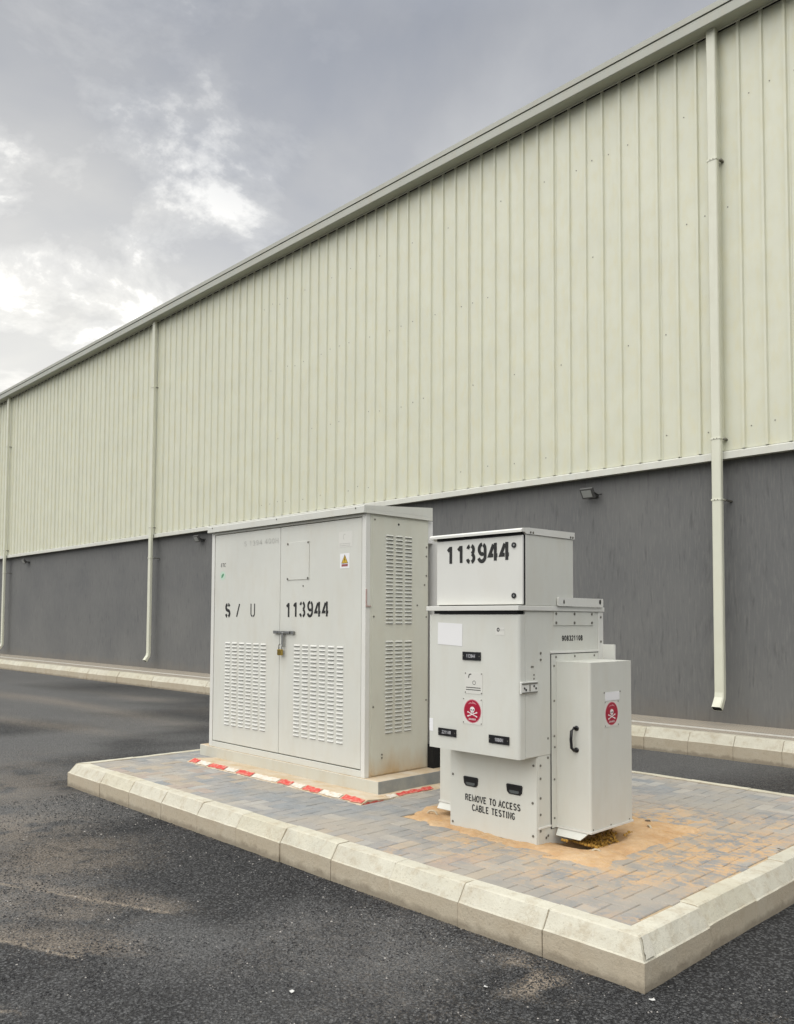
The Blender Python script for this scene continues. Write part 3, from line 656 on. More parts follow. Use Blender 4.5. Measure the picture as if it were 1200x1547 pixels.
prism(bm, [(YG, ZE+.002), (YG+.008, ZE-.006), (YG+.235, ZE+.016), (YG+.235, ZE+.05), (YG+.02, ZE+.03), (YG+.02, ZE+.125), (YG, ZE+.135)], WX0, WX1, lambda a, b, t: Vector((t, a, b)))
gut = finish(bm, 'gutter', 'gutter_paint', wh)
bm = bmesh.new(); bbox(bm, WX0+.05, WX1-.05, YCL-.0045, YCL-.0035, ZE+.008, ZE+.10); finish(bm, 'eave_gap_shade', 'black_gap', wh)  # black strip added to draw the dark gap between cladding and gutter
bm = bmesh.new(); prism(bm, [(YG+.238, ZE+.000), (YG+.238, ZE+.016), (YG+.226, ZE+.016), (YG+.226, ZE+.002)], WX0, WX1, lambda a, b, t: Vector((t, a, b))); finish(bm, 'gutter_lip', 'trim_paint', gut)
bm = bmesh.new()
prism(bm, [(YG+.012, ZE+.150), (YG-.012, ZE+.152), (YG-.012, ZE+.235), (YG+.02, ZE+.245), (34, ZE+2.6), (34, ZE+2.5), (YG+.05, ZE+.15)], WX0, WX1, lambda a, b, t: Vector((t, a, b)))
finish(bm, 'roof', 'gutter_paint', wh)
# downpipes
def downpipe(xl, w, top, zb, label):
    root = None; y0, y1 = 10.52, 10.60; bm = bmesh.new(); b = .012
    sec = [(0, b), (b, 0), (w-b, 0), (w, b), (w, y1-y0-b), (w-b, y1-y0), (b, y1-y0), (0, y1-y0-b)]
    path = [(top, 0), (zb+.20, 0), (zb+.14, -.012), (zb+.02, -.10)]
    rings = []
    for i, (z, dy) in enumerate(path):
        tiltz = 0 if i < 2 else (-.025 if i == 2 else -.055)
        rings.append([bm.verts.new((xl+a, y0+c+dy, z + (tiltz*(1-c/(y1-y0))*0 + tiltz*(c/(y1-y0)) if i >= 2 else 0))) for a, c in sec])
    for A, B in zip(rings, rings[1:]):
        for q in range(8): bm.faces.new((A[q], A[(q+1) % 8], B[(q+1) % 8], B[q]))
    bmesh.ops.recalc_face_normals(bm, faces=bm.faces)
    p = finish(bm, 'downpipe', 'pipe_paint', wh); p['label'] = label
    bm = bmesh.new(); vs = [bm.verts.new((xl+.006+a*(w-.012)/w, y0+.004+c*.9-.098, zb+.024-.055*(c/(y1-y0)))) for a, c in sec]; bm.faces.new(vs); finish(bm, 'outlet_mouth', 'black_gap', p)
    for z in (8.02*.957+.1, 4.0, 3.19):
        bm = bmesh.new(); bbox(bm, xl-.006, xl+w+.006, y0-.006, y1+.02, z-.012, z+.012, .003, 1); c = finish(bm, 'joint_collar', 'pipe_paint', p)
        for q in (-.02, .02):
            screw(front(y0-.006), xl+w/2+q, z, c, .007)
        bm = bmesh.new(); yb = YCL-.001 if z > 3.8 else YW
        bbox(bm, xl+w, xl+w+.035, y1-.01, yb, z-.016, z+.004); finish(bm, 'bracket', 'screw_metal', c)
downpipe(-4.893, .128, ZE+.02, .47, 'cream downpipe beside the floodlight')
downpipe(-20.37, .128, ZE+.02, .47, 'cream downpipe left of the double-door cabinet')
downpipe(-31.30, .128, ZE+.02, .47, 'cream downpipe at the far left end')
# floodlights
def flood(x, z, label):
    t = thing('floodlight', label, 'floodlight', (x, YW, z), 'floodlights on the grey wall')
    bm = bmesh.new(); c = Vector((x, YW-.17, z)); rot = Matrix.Rotation(R(32), 4, 'X')
    bbox(bm, -.11, .11, -.025, .025, -.085, .085, .012, 2)
    for q in range(7): bbox(bm, -.09+q*.03-.004, -.09+q*.03+.004, .025, .045, -.07, .07)
    bmesh.ops.transform(bm, matrix=Matrix.Translation(c) @ rot, verts=bm.verts); finish(bm, 'housing', 'lamp_grey', t)
    bm = bmesh.new(); bbox(bm, -.080, .080, -.030, -.026, -.056, .056); bmesh.ops.transform(bm, matrix=Matrix.Translation(c) @ rot, verts=bm.verts); finish(bm, 'lens', 'lamp_lens', t)
    bm = bmesh.new()
    for s_ in (-1, 1): tube(bm, [(x+s_*.118, YW-.17, z), (x+s_*.118, YW-.06, z-.03), (x+s_*.06, YW-.008, z-.03)], .008, 6)
    bbox(bm, x-.075, x+.075, YW-.012, YW, z-.06, z); finish(bm, 'bracket', 'dark_metal', t)
    bm = bmesh.new(); tube(bm, [(x+.03, YW-.14, z+.02), (x+.10, YW-.05, z-.02), (x+.14, YW-.004, z-.01)], .006, 6); finish(bm, 'cable', 'black_plastic', t)
flood(-6.85, 3.50, 'small grey floodlight on the wall above the ring main cabinet')
flood(-18.05, 3.56, 'small grey floodlight on the wall just left of the double-door cabinet')
flood(-29.5, 3.53, 'small grey floodlight on the far left of the grey wall')

# pavement along the warehouse
ZP = .25; sl = .0145; yk = lambda x: 9.44 + sl*(x+3.5)
bm = bmesh.new()
def quadbox(bm, pts, z0, z1, mat=0):
    A = [bm.verts.new((x, y, z0)) for x, y in pts]; B = [bm.verts.new((x, y, z1)) for x, y in pts]
    bm.faces.new(A[::-1]).material_index = mat; bm.faces.new(B).material_index = mat
    for i in range(4): bm.faces.new((A[i], A[(i+1) % 4], B[(i+1) % 4], B[i])).material_index = mat
quadbox(bm, [(WX0, yk(WX0)+.19), (WX1, yk(WX1)+.19), (WX1, YW+.01), (WX0, YW+.01)], -.05, ZP)
wp = finish(bm, 'wall_pavement', 'tile_pavement'); wp['kind'] = 'structure'
bm = bmesh.new(); quadbox(bm, [(WX0, 10.02-.12), (WX1, 10.05), (WX1, 10.07), (WX0, 10.04-.12)], ZP, ZP+.012); finish(bm, 'edging_strip', 'sign_plate', wp)
bm = bmesh.new(); quadbox(bm, [(WX0, yk(WX0)+.02), (WX1, yk(WX1)+.02), (WX1, yk(WX1)+.185), (WX0, yk(WX0)+.185)], -.05, .155)
wk = finish(bm, 'wall_kerb', 'mortar'); wk['kind'] = 'structure'
Lk = (WX1-WX0)*math.sqrt(1+sl*sl); dk = Vector((1, sl, 0)).normalized(); nk = Vector((-dk.y, dk.x, 0))
js = [0]
while js[-1] < Lk-.6: js.append(js[-1]+.56+random.uniform(-.02, .02))
kerb_run(wk, (WX0, yk(WX0), 0), dk, nk, js, .160, .268, .075, .19, jit=.004)

# ================================================================== DOUBLE-DOOR CABINET
bm = bmesh.new()
nseg = 26
def wob(t): return .006*math.sin(t*3.1) + .005*math.sin(t*7.7+1)
fprof = [(0, .15), (0, .205), (.012, .213), (.075, .236), (.11, .234), (.345, .212), (.345, .15)]
rings = []
for k in range(nseg+1):
    x = FOOT[0] + (FOOT[1]-FOOT[0])*k/nseg; w_ = wob(x)
    rings.append([bm.verts.new((x, FOOT[2]+q+(w_ if q < .2 else 0), z+random.uniform(-.002, .002))) for q, z in fprof])
for A, B in zip(rings, rings[1:]):
    for q in range(len(fprof)): bm.faces.new((A[q], A[(q+1) % len(fprof)], B[(q+1) % len(fprof)], B[q]))
bm.faces.new(rings[0]); bm.faces.new(rings[-1][::-1])
rprof = [(0, .15), (0, .204), (.010, .211), (.055, .231), (.165, .211), (.165, .15)]; rings = []
for k in range(nseg//2+1):
    y = FOOT[2]+.28 + (FOOT[3]-FOOT[2]-.28)*k/(nseg//2)
    rings.append([bm.verts.new((FOOT[1]-.004-q, y, z+random.uniform(-.002, .002))) for q, z in rprof])
for A, B in zip(rings, rings[1:]):
    for q in range(len(rprof)): bm.faces.new((A[q], A[(q+1) % len(rprof)], B[(q+1) % len(rprof)], B[q]))
bm.faces.new(rings[0]); bm.faces.new(rings[-1][::-1]); bmesh.ops.recalc_face_normals(bm, faces=bm.faces)
foot = finish(bm, 'painted_footing', 'footing_concrete', origin=(-5.95, 4.3, .2)); tag(foot, 'low mortar footing with red and white painted edge below the double-door cabinet', 'footing')
_uf = Vector((0, .063, .023)).normalized(); fr = Fr((0, FOOT[2]+.012, .2135), (1, 0, 0), _uf)
_ur = Vector((-.045, 0, .020)).normalized(); rr = Fr((FOOT[1]-.014, 0, .2115), (0, 1, 0), _ur)
def blot(name, f, a0, a1, b0, b1, mat, wob_=True):
    n = 9; pts = []
    for i in range(n+1): pts.append((a0+(a1-a0)*i/n + random.uniform(-.006, .006), b0+random.uniform(-.005, .006)))
    for i in range(n+1): pts.append((a1-(a1-a0)*i/n + random.uniform(-.006, .006), b1+random.uniform(-.012, .005)))
    bm = bmesh.new(); V = [bm.verts.new(f(a, b, .0042+random.uniform(0, .0015)) + (Vector((0, wob(a), 0)) if wob_ else Vector())) for a, b in pts]
    for i in range(n): bm.faces.new((V[i], V[i+1], V[2*n+1-i-1], V[2*n+1-i]))
    finish(bm, name, mat, foot)
from_px = [(-7.19, -7.06), (-6.83, -6.58), (-6.38, -6.15), (-5.76, -5.60), (-5.41, -5.20), (-4.93, -4.69)]
for a, b in from_px: blot('red_paint_patch', fr, a, b, -.002, .064, 'red_paint')
for a, b in zip(from_px, from_px[1:]): blot('white_paint_patch', fr, a[1]+.02, b[0]-.02, .0, .060, 'white_paint')
re_ = Fr((FOOT[1], 0, 0), (0, 1, 0), (0, 0, 1)); blot('red_paint_patch', re_, FOOT[2]+.02, FOOT[2]+.23, .204, .222, 'red_paint', False)
blot('red_paint_patch', rr, 4.58, 4.98, .0, .045, 'red_paint', False); blot('white_paint_patch', rr, 4.47, 4.56, .0, .040, 'white_paint', False)

bm = bmesh.new(); bbox(bm, -7.52, -4.84, 4.500, 5.58, .14, .3125, .005, 2)
for f in bm.faces:
    if f.normal.x > .5: f.material_index = 1
    elif f.normal.z > .5: f.material_index = 2
plinth = finish(bm, 'cabinet_plinth', ['plinth_paint', 'plinth_bare', 'footing_concrete'], origin=(-6.2, 5.0, .14)); tag(plinth, 'concrete plinth with beige painted front carrying the double-door cabinet', 'plinth')

SX0, SX1, SY0, SY1, SZ0, SZ1 = -7.37, -5.018, 4.512, 5.253, .3125, 2.47
su = thing('double_door_cabinet', 'large beige double-door electrical cabinet with louvres and stencilled S / U', 'cabinet', ((SX0+SX1)/2, (SY0+SY1)/2, SZ0))
box('body', SX0, SX1, SY0+.05, SY1, SZ0+.0005, SZ1, 'cabinet_paint_rusty', su, .006)
for nm, a in (('frame_post', (SX0, -7.317, SZ0+.0005, SZ1)), ('frame_post', (-5.066, SX1, SZ0+.0005, SZ1)), ('frame_rail', (-7.3165, -5.0665, SZ0+.0005, .368)), ('frame_rail', (-7.3165, -5.0665, 2.445, SZ1))):
    box(nm, a[0], a[1], SY0, SY0+.0495, a[2], a[3], 'cabinet_paint_light' if nm == 'frame_post' else 'cabinet_paint', su, .003)
def louvres(bm, fr, a0, a1, b0, b1, cols, rows, wfrac=.76, d=.010):
    cw = (a1-a0)/cols; rh = (b1-b0)/rows
    for c in range(cols):
        for r_ in range(rows):
            x0 = a0 + cw*(c+.5-wfrac/2); x1 = a0 + cw*(c+.5+wfrac/2); z0 = b0 + rh*r_ + rh*.22; zt = z0 + rh*.46; e = .012
            T = [bm.verts.new(fr(x0, zt, .0004)), bm.verts.new(fr(x1, zt, .0004))]
            B = [bm.verts.new(fr(x0, z0, .0004)), bm.verts.new(fr(x0+e, z0+.002, d)), bm.verts.new(fr(x1-e, z0+.002, d)), bm.verts.new(fr(x1, z0, .0004))]
            Md = [bm.verts.new(fr(x0+e, zt-rh*.18, d*.82)), bm.verts.new(fr(x1-e, zt-rh*.18, d*.82))]
            for q in ((T[0], Md[0], Md[1], T[1]), (Md[0], B[1], B[2], Md[1]), (T[0], B[0], B[1], Md[0]), (T[1], Md[1], B[2], B[3])): bm.faces.new(q)
            lo = [bm.verts.new(fr(x0+.006, z0-.0036, .0006)), bm.verts.new(fr(x1-.006, z0-.0036, .0006))]   # slot mouth
            f = bm.faces.new((B[0], B[1], B[2], B[3])); f.material_index = 1
            s_ = [bm.verts.new(fr(x0+.006, z0-.0002, .0006)), bm.verts.new(fr(x1-.006, z0-.0002, .0006))]
            f = bm.faces.new((lo[0], lo[1], s_[1], s_[0])); f.material_index = 1
    bmesh.ops.recalc_face_normals(bm, faces=[f for f in bm.faces if f.material_index == 0])
def door(x0, x1, lv):
    d = box('door', x0, x1, SY0+.003, SY0+.045, .377, 2.438, 'cabinet_paint', su, .004)
    bm = bmesh.new(); louvres(bm, front(SY0+.003), lv[0], lv[1], lv[2], lv[3], 6, 24); l = finish(bm, 'louvre_bank', ['cabinet_paint_light', 'dark_metal'], d); l['kind'] = 'stuff'
    return d
dl = door(-7.309, -6.199, (-7.115, -6.385, .545, 1.375)); dr = door(-6.193, -5.073, (-5.99, -5.275, .550, 1.380))
F0 = front(SY0+.003)
text('lettering', 'S', F0, -7.105, 1.615, .125, .085, 'stencil_black', dl, STENCIL, weight=.24)
text('lettering', '/', F0, -6.915, 1.615, .125, .07, 'stencil_black', dl, STENCIL, weight=.15)
text('lettering', 'U', F0, -6.672, 1.618, .122, .085, 'thin_ink', dl, STENCIL, weight=.13)
text('lettering', '113944', F0, -6.105, 1.615, .128, .61, 'stencil_black', dr, STENCIL, weight=.185, gap=.32, dy=.012, jitter=.02)
text('lettering', 'S 1394 400H', F0, -6.79, 2.300, .045, .56, 'faint_ink', dl, ALPHA, weight=.2, jitter=.05)
text('lettering', 'ETC', F0, -7.20, 2.115, .034, .085, 'thin_ink', dl, ALPHA, weight=.16, shear=.25)
plate('sticker', F0, disc(-7.165, 2.025, .05, .045, 14), .0004, .0010, 'green_halo', dl); plate('sticker', F0, [(-7.19, 2.0), (-7.16, 2.01), (-7.14, 2.035), (-7.155, 2.05), (-7.185, 2.03)], .001, .0016, 'green_ink', dl)
# screwed cover plate
bm = bmesh.new(); bbox(bm, -6.085, -5.765, SY0-.003, SY0+.0029, 1.948, 2.288, .0015, 1); cp = finish(bm, 'cover_plate', 'cabinet_paint', dr)
for a in (-6.075, -5.777):
    for b in (1.958, 2.276): screw(front(SY0-.003), a, b, cp, .010)
screw(F0, -5.85, 1.89, dr, .008)
pl = plate('name_plate', F0, rect(-5.365, -5.185, 2.205, 2.335), .0004, .0012, 'sign_plate', dr)
FN = front(SY0+.003-.0012)
bm = bmesh.new()
for b in (2.215, 2.230): poly(bm, FN, rect(-5.355, -5.215, b, b+.005), .0002, .0005)
ribbon(bm, FN, arc(.5, .5, .4, .45, 60, 250), .006, .0005, -5.31, 2.265, .045, .05); finish(bm, 'print', 'faint_ink', pl)
wp_ = plate('warning_label', F0, rect(-5.345, -5.225, 2.025, 2.150), .0004, .0012, 'white_label', dr)
bm = bmesh.new(); poly(bm, FN, [(-5.325, 2.068), (-5.245, 2.068), (-5.285, 2.138)], .0002, .0005); finish(bm, 'triangle', 'warning_yellow', wp_)
bm = bmesh.new(); ribbon(bm, FN, [(.5, .95), (.35, .5), (.6, .55), (.42, .1)], .005, .0008, -5.30, 2.075, .03, .045); ribbon(bm, FN, [(0, 0), (1, 0), (.5, 1), (0, 0)], .004, .00075, -5.325, 2.068, .08, .070); finish(bm, 'bolt_mark', 'stencil_black', wp_)
bm = bmesh.new(); poly(bm, FN, rect(-5.325, -5.245, 2.040, 2.060), .0002, .0005); finish(bm, 'red_band', 'warning_red', wp_)
# latch
bm = bmesh.new(); bbox(bm, -6.25, -5.965, SY0-.012, SY0+.0025, 1.463, 1.487, .003, 1); la = finish(bm, 'latch_bar', 'dark_metal', su)
bm = bmesh.new(); bbox(bm, -6.262, -6.205, SY0-.024, SY0-.0125, 1.460, 1.490, .003, 1); bbox(bm, -6.00, -5.955, SY0-.024, SY0-.0125, 1.460, 1.490, .003, 1); finish(bm, 'keeper', 'steel', la)['kind'] = 'stuff'
bm = bmesh.new(); bbox(bm, -6.126, -6.102, SY0-.030, SY0-.0125, 1.345, 1.475, .003, 1); bbox(bm, -6.20, -6.02, SY0-.0205, SY0-.0125, 1.463, 1.487, .002, 1); finish(bm, 'hasp', 'steel', la)
pk = thing('padlock', 'brass padlock hanging from the latch of the double-door cabinet', 'padlock', (-6.137, SY0-.03, 1.265))
bm = bmesh.new(); bbox(bm, -6.166, -6.108, SY0-.046, SY0-.018, 1.266, 1.322, .006, 2); finish(bm, 'lock_body', 'brass', pk)
bm = bmesh.new(); tube(bm, [(-6.160, SY0-.032, 1.318), (-6.160, SY0-.032, 1.345)] + [(-6.137+.023*math.cos(R(180-a)), SY0-.032, 1.345+.023*math.sin(R(180-a))) for a in range(20, 180, 20)] + [(-6.114, SY0-.032, 1.345), (-6.114, SY0-.032, 1.318)], .005, 8); finish(bm, 'shackle', 'steel', pk)
# right side
FS = right(SX1); sp = box('side_panel', SX1, SX1+.004, 4.585, SY1-.02, SZ0+.012, 2.452, 'cabinet_paint_rusty', su, .0015, 1); FS2 = right(SX1+.004)
for b0, b1 in ((1.555, 2.318), (.648, 1.430)):
    bm = bmesh.new(); louvres(bm, FS2, 4.722, 5.055, b0, b1, 3, 24, .80); l = finish(bm, 'louvre_bank', ['cabinet_paint', 'dark_metal'], sp); l['kind'] = 'stuff'
for a, b in ((4.606, 2.422), (4.60, 1.62), (4.60, .88), (4.70, .485), (4.70, .458), (5.222, 2.23), (5.222, 2.15), (5.222, 1.98), (5.222, 1.62), (5.222, .9), (5.11, 1.72), (5.20, 1.90)): screw(FS2, a, b, sp, .008)
plate('vent_hole', FS2, disc(4.881, 2.403, .010, n=10), .0005, .002, 'black_gap', sp)
bm = bmesh.new(); bbox(bm, SX1+.0002, SX1+.010, 4.512, 4.520, 1.71, 1.845); bbox(bm, SX1+.0002, SX1+.010, 4.512, 4.566, 1.701, 1.7095); finish(bm, 'hinge_stop', 'hinge_red', su)
# roof: shallow pan rising to the back
bm = bmesh.new(); rx0, rx1, ry0, ry1 = SX0-.022, SX1+.022, 4.470, 5.282
prism(bm, [(ry0, 2.468), (ry0, 2.522), (ry0+.006, 2.527), (ry1, 2.582), (ry1, 2.468), (ry1-.02, 2.468), (ry1-.02, 2.500), (ry0+.02, 2.500), (ry0+.02, 2.468)], rx0, rx1, lambda a, b, t: Vector((t, a, b)))
rf = finish(bm, 'roof', 'cabinet_paint', su)
bm = bmesh.new(); bbox(bm, rx1-.0185, rx1-.0005, ry0+.0205, ry1-.0205, 2.468, 2.4995); bbox(bm, rx0+.0005, rx0+.0185, ry0+.0205, ry1-.0205, 2.468, 2.4995); finish(bm, 'side_fascia', 'cabinet_paint', rf)
for a in (-7.3, -6.2, -5.1): screw(front(ry0), a, 2.51, rf, .007)
# compartment on the back, seen between the two cabinets
rc = box('rear_compartment', -7.2, -4.72, 5.32, 6.0, .50, 2.305, 'rear_paint', su, .006)
box('rear_neck', -7.2, -5.03, SY1+.0005, 5.3195, 2.27, 2.467, 'rear_paint', su, 0)
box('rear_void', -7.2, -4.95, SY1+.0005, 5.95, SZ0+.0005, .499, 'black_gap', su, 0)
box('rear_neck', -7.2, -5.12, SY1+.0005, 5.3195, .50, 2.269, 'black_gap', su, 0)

# ================================================================== RING MAIN CABINET
RX0, RX1 = -3.797, -3.079; RY0, RYP, RYB = 4.018, 4.203, 4.940
rm = thing('ring_main_cabinet', 'beige ring main cabinet with a red skull warning sign on its door', 'cabinet', (-3.45, 4.6, .212))
box('lower_body', RX0+.002, RX1-.002, RYP+.004, RYB, .17, .7565, 'cabinet_paint', rm, .004)
box('upper_body', RX0, RX1, 4.079, RYB, .757, 1.655, 'cabinet_paint', rm, .005)
tp = box('top_plate', -3.835, RX1+.012, 3.995, RYB+.012, 1.656, 1.686, 'cabinet_paint_light', rm, .003)
def vert_right(e): 
    a, b = e.verts[0].co, e.verts[1].co; return abs(a.x-b.x) < 1e-4 and abs(a.y-b.y) < 1e-4 and a.y < 4.03 and a.x > -3.2
bm = bmesh.new(); bbox(bm, -3.822, RX1+.001, RY0, 4.074, .757, 1.632, .022, 5, edges=vert_right)
dr2 = finish(bm, 'door', 'cabinet_paint', rm)
for p in dr2.data.polygons: p.use_smooth = False
box('door_seal', RX0+.01, RX1-.004, 4.0745, 4.0785, .762, 1.628, 'black_gap', rm, 0)
FD = front(RY0); FR = right(RX1)
box('door_gap_shade', RX0+.02, RX1-.012, 4.012, 4.0775, 1.6355, 1.6555, 'black_gap', rm, 0)  # black box standing in for the shadow gap between door and top plate
for z in (.95, 1.30, 1.52):
    bm = bmesh.new(); tube(bm, [(-3.832, RY0+.02, z-.04), (-3.832, RY0+.02, z+.04)], .009, 8); finish(bm, 'hinge', 'steel', dr2)
plate('paper_sheet', FD, [(-3.749, 1.437), (-3.535, 1.428), (-3.533, 1.572), (-3.747, 1.580)], .0006, .0016, 'paper', dr2)
def nameplate(a0, a1, b0, b1, s):
    p = plate('name_plate', FD, rect(a0, a1, b0, b1), .0005, .0075, 'black_plastic', dr2); f = front(RY0-.0075)
    w = (a1-a0); h = b1-b0; text('lettering', s, f, a0+w*.22, b0+h*.30, h*.40, w*.5, 'label_text', p, ALPHA, weight=.17, h=.0006)
    for a in (a0+.008, a1-.008):
        screw(f, a, b0+h*.5, p, .004)
nameplate(-3.527, -3.378, 1.342, 1.394, '113944'); nameplate(-3.738, -3.583, .842, .890, '22114R'); nameplate(-3.310, -3.153, .838, .888, '71080N')
plate('small_label', FD, rect(-3.262, -3.19, 1.505, 1.55), .0004, .0010, 'sign_plate', dr2)
text('lettering', 'O', front(RY0-.001), -3.248, 1.528, .020, .018, 'thin_ink', dr2, ALPHA, weight=.35, h=.0003); text('lettering', 'ECO', front(RY0-.001), -3.226, 1.530, .011, .034, 'faint_ink', dr2, ALPHA, weight=.2, h=.0003)
lp = plate('instruction_plate', FD, rect(-3.512, -3.365, 1.130, 1.265), .0005, .0020, 'sign_plate', dr2); FL = front(RY0-.0020)
bm = bmesh.new()
for b in (1.152, 1.166): poly(bm, FL, rect(-3.50, -3.38, b, b+.005), .0002, .0006)
ribbon(bm, FL, arc(.4, .5, .35, .45, 60, 200), .007, .0006, -3.48, 1.215, .04, .04); ribbon(bm, FL, arc(.5, .5, .4, .4, 0, 360, 14), .003, .0006, -3.448, 1.185, .03, .03); finish(bm, 'print', 'thin_ink', lp)
for a in (-3.505, -3.372):
    for b in (1.137, 1.258): screw(FL, a, b, lp, .004)
def skull_sign(fr, ca, cb, rx, ry, parent, hd):
    p = plate('warning_sign', fr, rect(ca-rx*1.18, ca+rx*1.18, cb-ry*1.18, cb+ry*1.14), .0005, .0020, 'sign_plate', parent)
    f = Fr(fr.o + fr.n*.0020, fr.r, fr.u)
    def sub(nm, mat, fn): 
        bm = bmesh.new(); fn(bm); finish(bm, nm, mat, p)
    sub('sign_disc', 'sign_pink', lambda bm: poly(bm, f, disc(ca, cb, rx*1.07, ry*1.07, 32), .0001, .0004))
    sub('sign_disc', 'sign_red', lambda bm: poly(bm, f, disc(ca, cb, rx, ry, 32), .0005, .0009))
    def sk(bm):
        poly(bm, f, disc(ca, cb+ry*.16, rx*.28, ry*.25, 18), .0010, .0014); poly(bm, f, rect(ca-rx*.15, ca+rx*.15, cb-ry*.18, cb+ry*.0), .0010, .00135)
        for s_ in (-1, 1):
            ribbon(bm, f, [(-.52*s_, -.10), (.52*s_, -.46)], ry*.075, .0011 + .0001*s_, ca, cb, rx, ry)
            for e in (-1, 1): poly(bm, f, disc(ca+e*.52*rx, cb-ry*(.28+.18*e*s_), rx*.085, ry*.075, 8), .0010, .0013+.0001*s_)
    sub('skull', 'sign_white', sk)
    def ey(bm):
        for s_ in (-1, 1): poly(bm, f, disc(ca+s_*rx*.13, cb+ry*.12, rx*.08, ry*.07, 10), .0015, .0018)
        poly(bm, f, [(ca-rx*.05, cb+ry*.0), (ca+rx*.05, cb+ry*.0), (ca, cb+ry*.08)], .0015, .0018)
        for q in (-.08, 0, .08): poly(bm, f, rect(ca+rx*(q-.012), ca+rx*(q+.012), cb-ry*.17, cb-ry*.06), .0015, .0018)
    sub('skull_mark', 'stencil_black', ey)
    text('lettering', 'DANGER', f, ca-rx*.42, cb-ry*.80, ry*.15, rx*.84, 'sign_white', p, ALPHA, weight=.2, h=.0012)
    def ar(bm):
        ribbon(bm, f, arc(0, .55, .5, .18, 160, 20), ry*.05, .0012, ca, cb, rx, ry); ribbon(bm, f, [(-.35, .78), (-.05, .70), (.12, .80), (.38, .72)], ry*.05, .0013, ca, cb, rx, ry); ribbon(bm, f, [(.05, .72), (.05, .9)], ry*.05, .0014, ca, cb, rx, ry)
    sub('script', 'sign_pink', ar)
    for a in (-1, 1):
        for b in (-1, 1): screw(f, ca+a*rx*1.08, cb+b*ry*1.06, p, .004)
skull_sign(FD, -3.447, 1.020, .068, .070, dr2, RY0)
plate('side_label', front(RY0-.0), rect(-3.822, -3.790, .862, .945), .0005, .0015, 'white_label', dr2)
# door latch on the side
bm = bmesh.new(); bbox(bm, RX1+.0015, RX1+.012, 4.022, 4.190, 1.152, 1.224, .002, 1); lt = finish(bm, 'side_latch', 'cabinet_paint_light', rm)
fl = right(RX1+.012)
bm = bmesh.new(); poly(bm, fl, rect(4.03, 4.185, 1.208, 1.216), .0004, .003); poly(bm, fl, rect(4.03, 4.185, 1.155, 1.161), .0004, .003); poly(bm, fl, rect(4.105, 4.112, 1.165, 1.205), .0004, .003); finish(bm, 'latch_rib', 'screw_metal', lt)
for a, b in ((4.055, 1.185), (4.07, 1.175), (4.15, 1.195), (4.17, 1.18)): screw(fl, a, b, lt, .007, 'dark_metal')
screw(FR, 4.235, 1.393, rm); screw(FR, 4.235, 1.352, rm)
for a, b in ((4.14, 1.312), (4.155, 1.312), (4.165, 1.262), (4.165, 1.238)): screw(FR, a, b, rm, .006)
# side flange above the cable box, cover plate with bolts, corner post
cpl = box('bolted_plate', RX1+.0005, RX1+.005, 4.371, 4.828, 1.565, 1.654, 'cabinet_paint', rm, .001, 1); fp = right(RX1+.005)
for a in (4.395, 4.60, 4.805): screw(fp, a, 1.582, cpl, .009); screw(fp, a, 1.640, cpl, .009)
cpost = box('corner_post', RX1+.0005, RX1+.006, 4.885, RYB+.004, .34, 1.654, 'cabinet_paint_light', rm, .001, 1)
for b in (1.62, 1.455, 1.2, .9): screw(right(RX1+.006), 4.912, b, cpost, .008)
text('lettering', '908321108', FR, 4.465, 1.468, .030, .235, 'stencil_black', rm, ALPHA, weight=.26, h=.0008, dy=.0)
br = box('lifting_bracket', RX1+.0125, RX1+.024, 4.395, 4.918, 1.688, 1.744, 'cabinet_paint_light', rm, .008, 2, edges=lambda e: abs(e.verts[0].co.x-e.verts[1].co.x) > .005)
fb = right(RX1+.024)
for a, b in ((4.878, 1.722), (4.455, 1.716)): plate('bolt_hole', fb, disc(a, b, .012 if a > 4.6 else .007, .017 if a > 4.6 else .014, 14), .0004, .0012, 'dark_metal', br)
lf = box('side_flange', RX1+.0005, RX1+.006, 4.343, 4.884, .30, 1.383, 'cabinet_paint', rm, .001, 1)
box('flange_gap', RX1-.001, RX1+.003, 4.338, 4.886, .296, 1.388, 'black_gap', rm, 0)
box('drip_strip', RX1+.0005, RX1+.010, 4.335, 4.884, 1.3885, 1.402, 'cabinet_paint_light', rm, .001, 1)
FF = right(RX1+.006)
for a, b in ((4.39, 1.365), (4.60, 1.365), (4.83, 1.365), (4.368, 1.31), (4.368, 1.09), (4.368, .87), (4.368, .60), (4.368, .36), (4.372, .80)): screw(FF, a, b, lf, .007)
for a, b in ((4.232, .70), (4.232, .62), (4.232, .50), (4.232, .40), (4.232, .30), (4.31, .86), (4.31, .74), (4.31, .26), (4.29, .25)): screw(right(RX1-.002), a, b, rm, .008)
bm = bmesh.new(); bbox(bm, RX1-.002, RX1+.006, 4.212, 4.338, .312, .324, .001, 1); finish(bm, 'bottom_lip', 'cabinet_paint_light', rm)
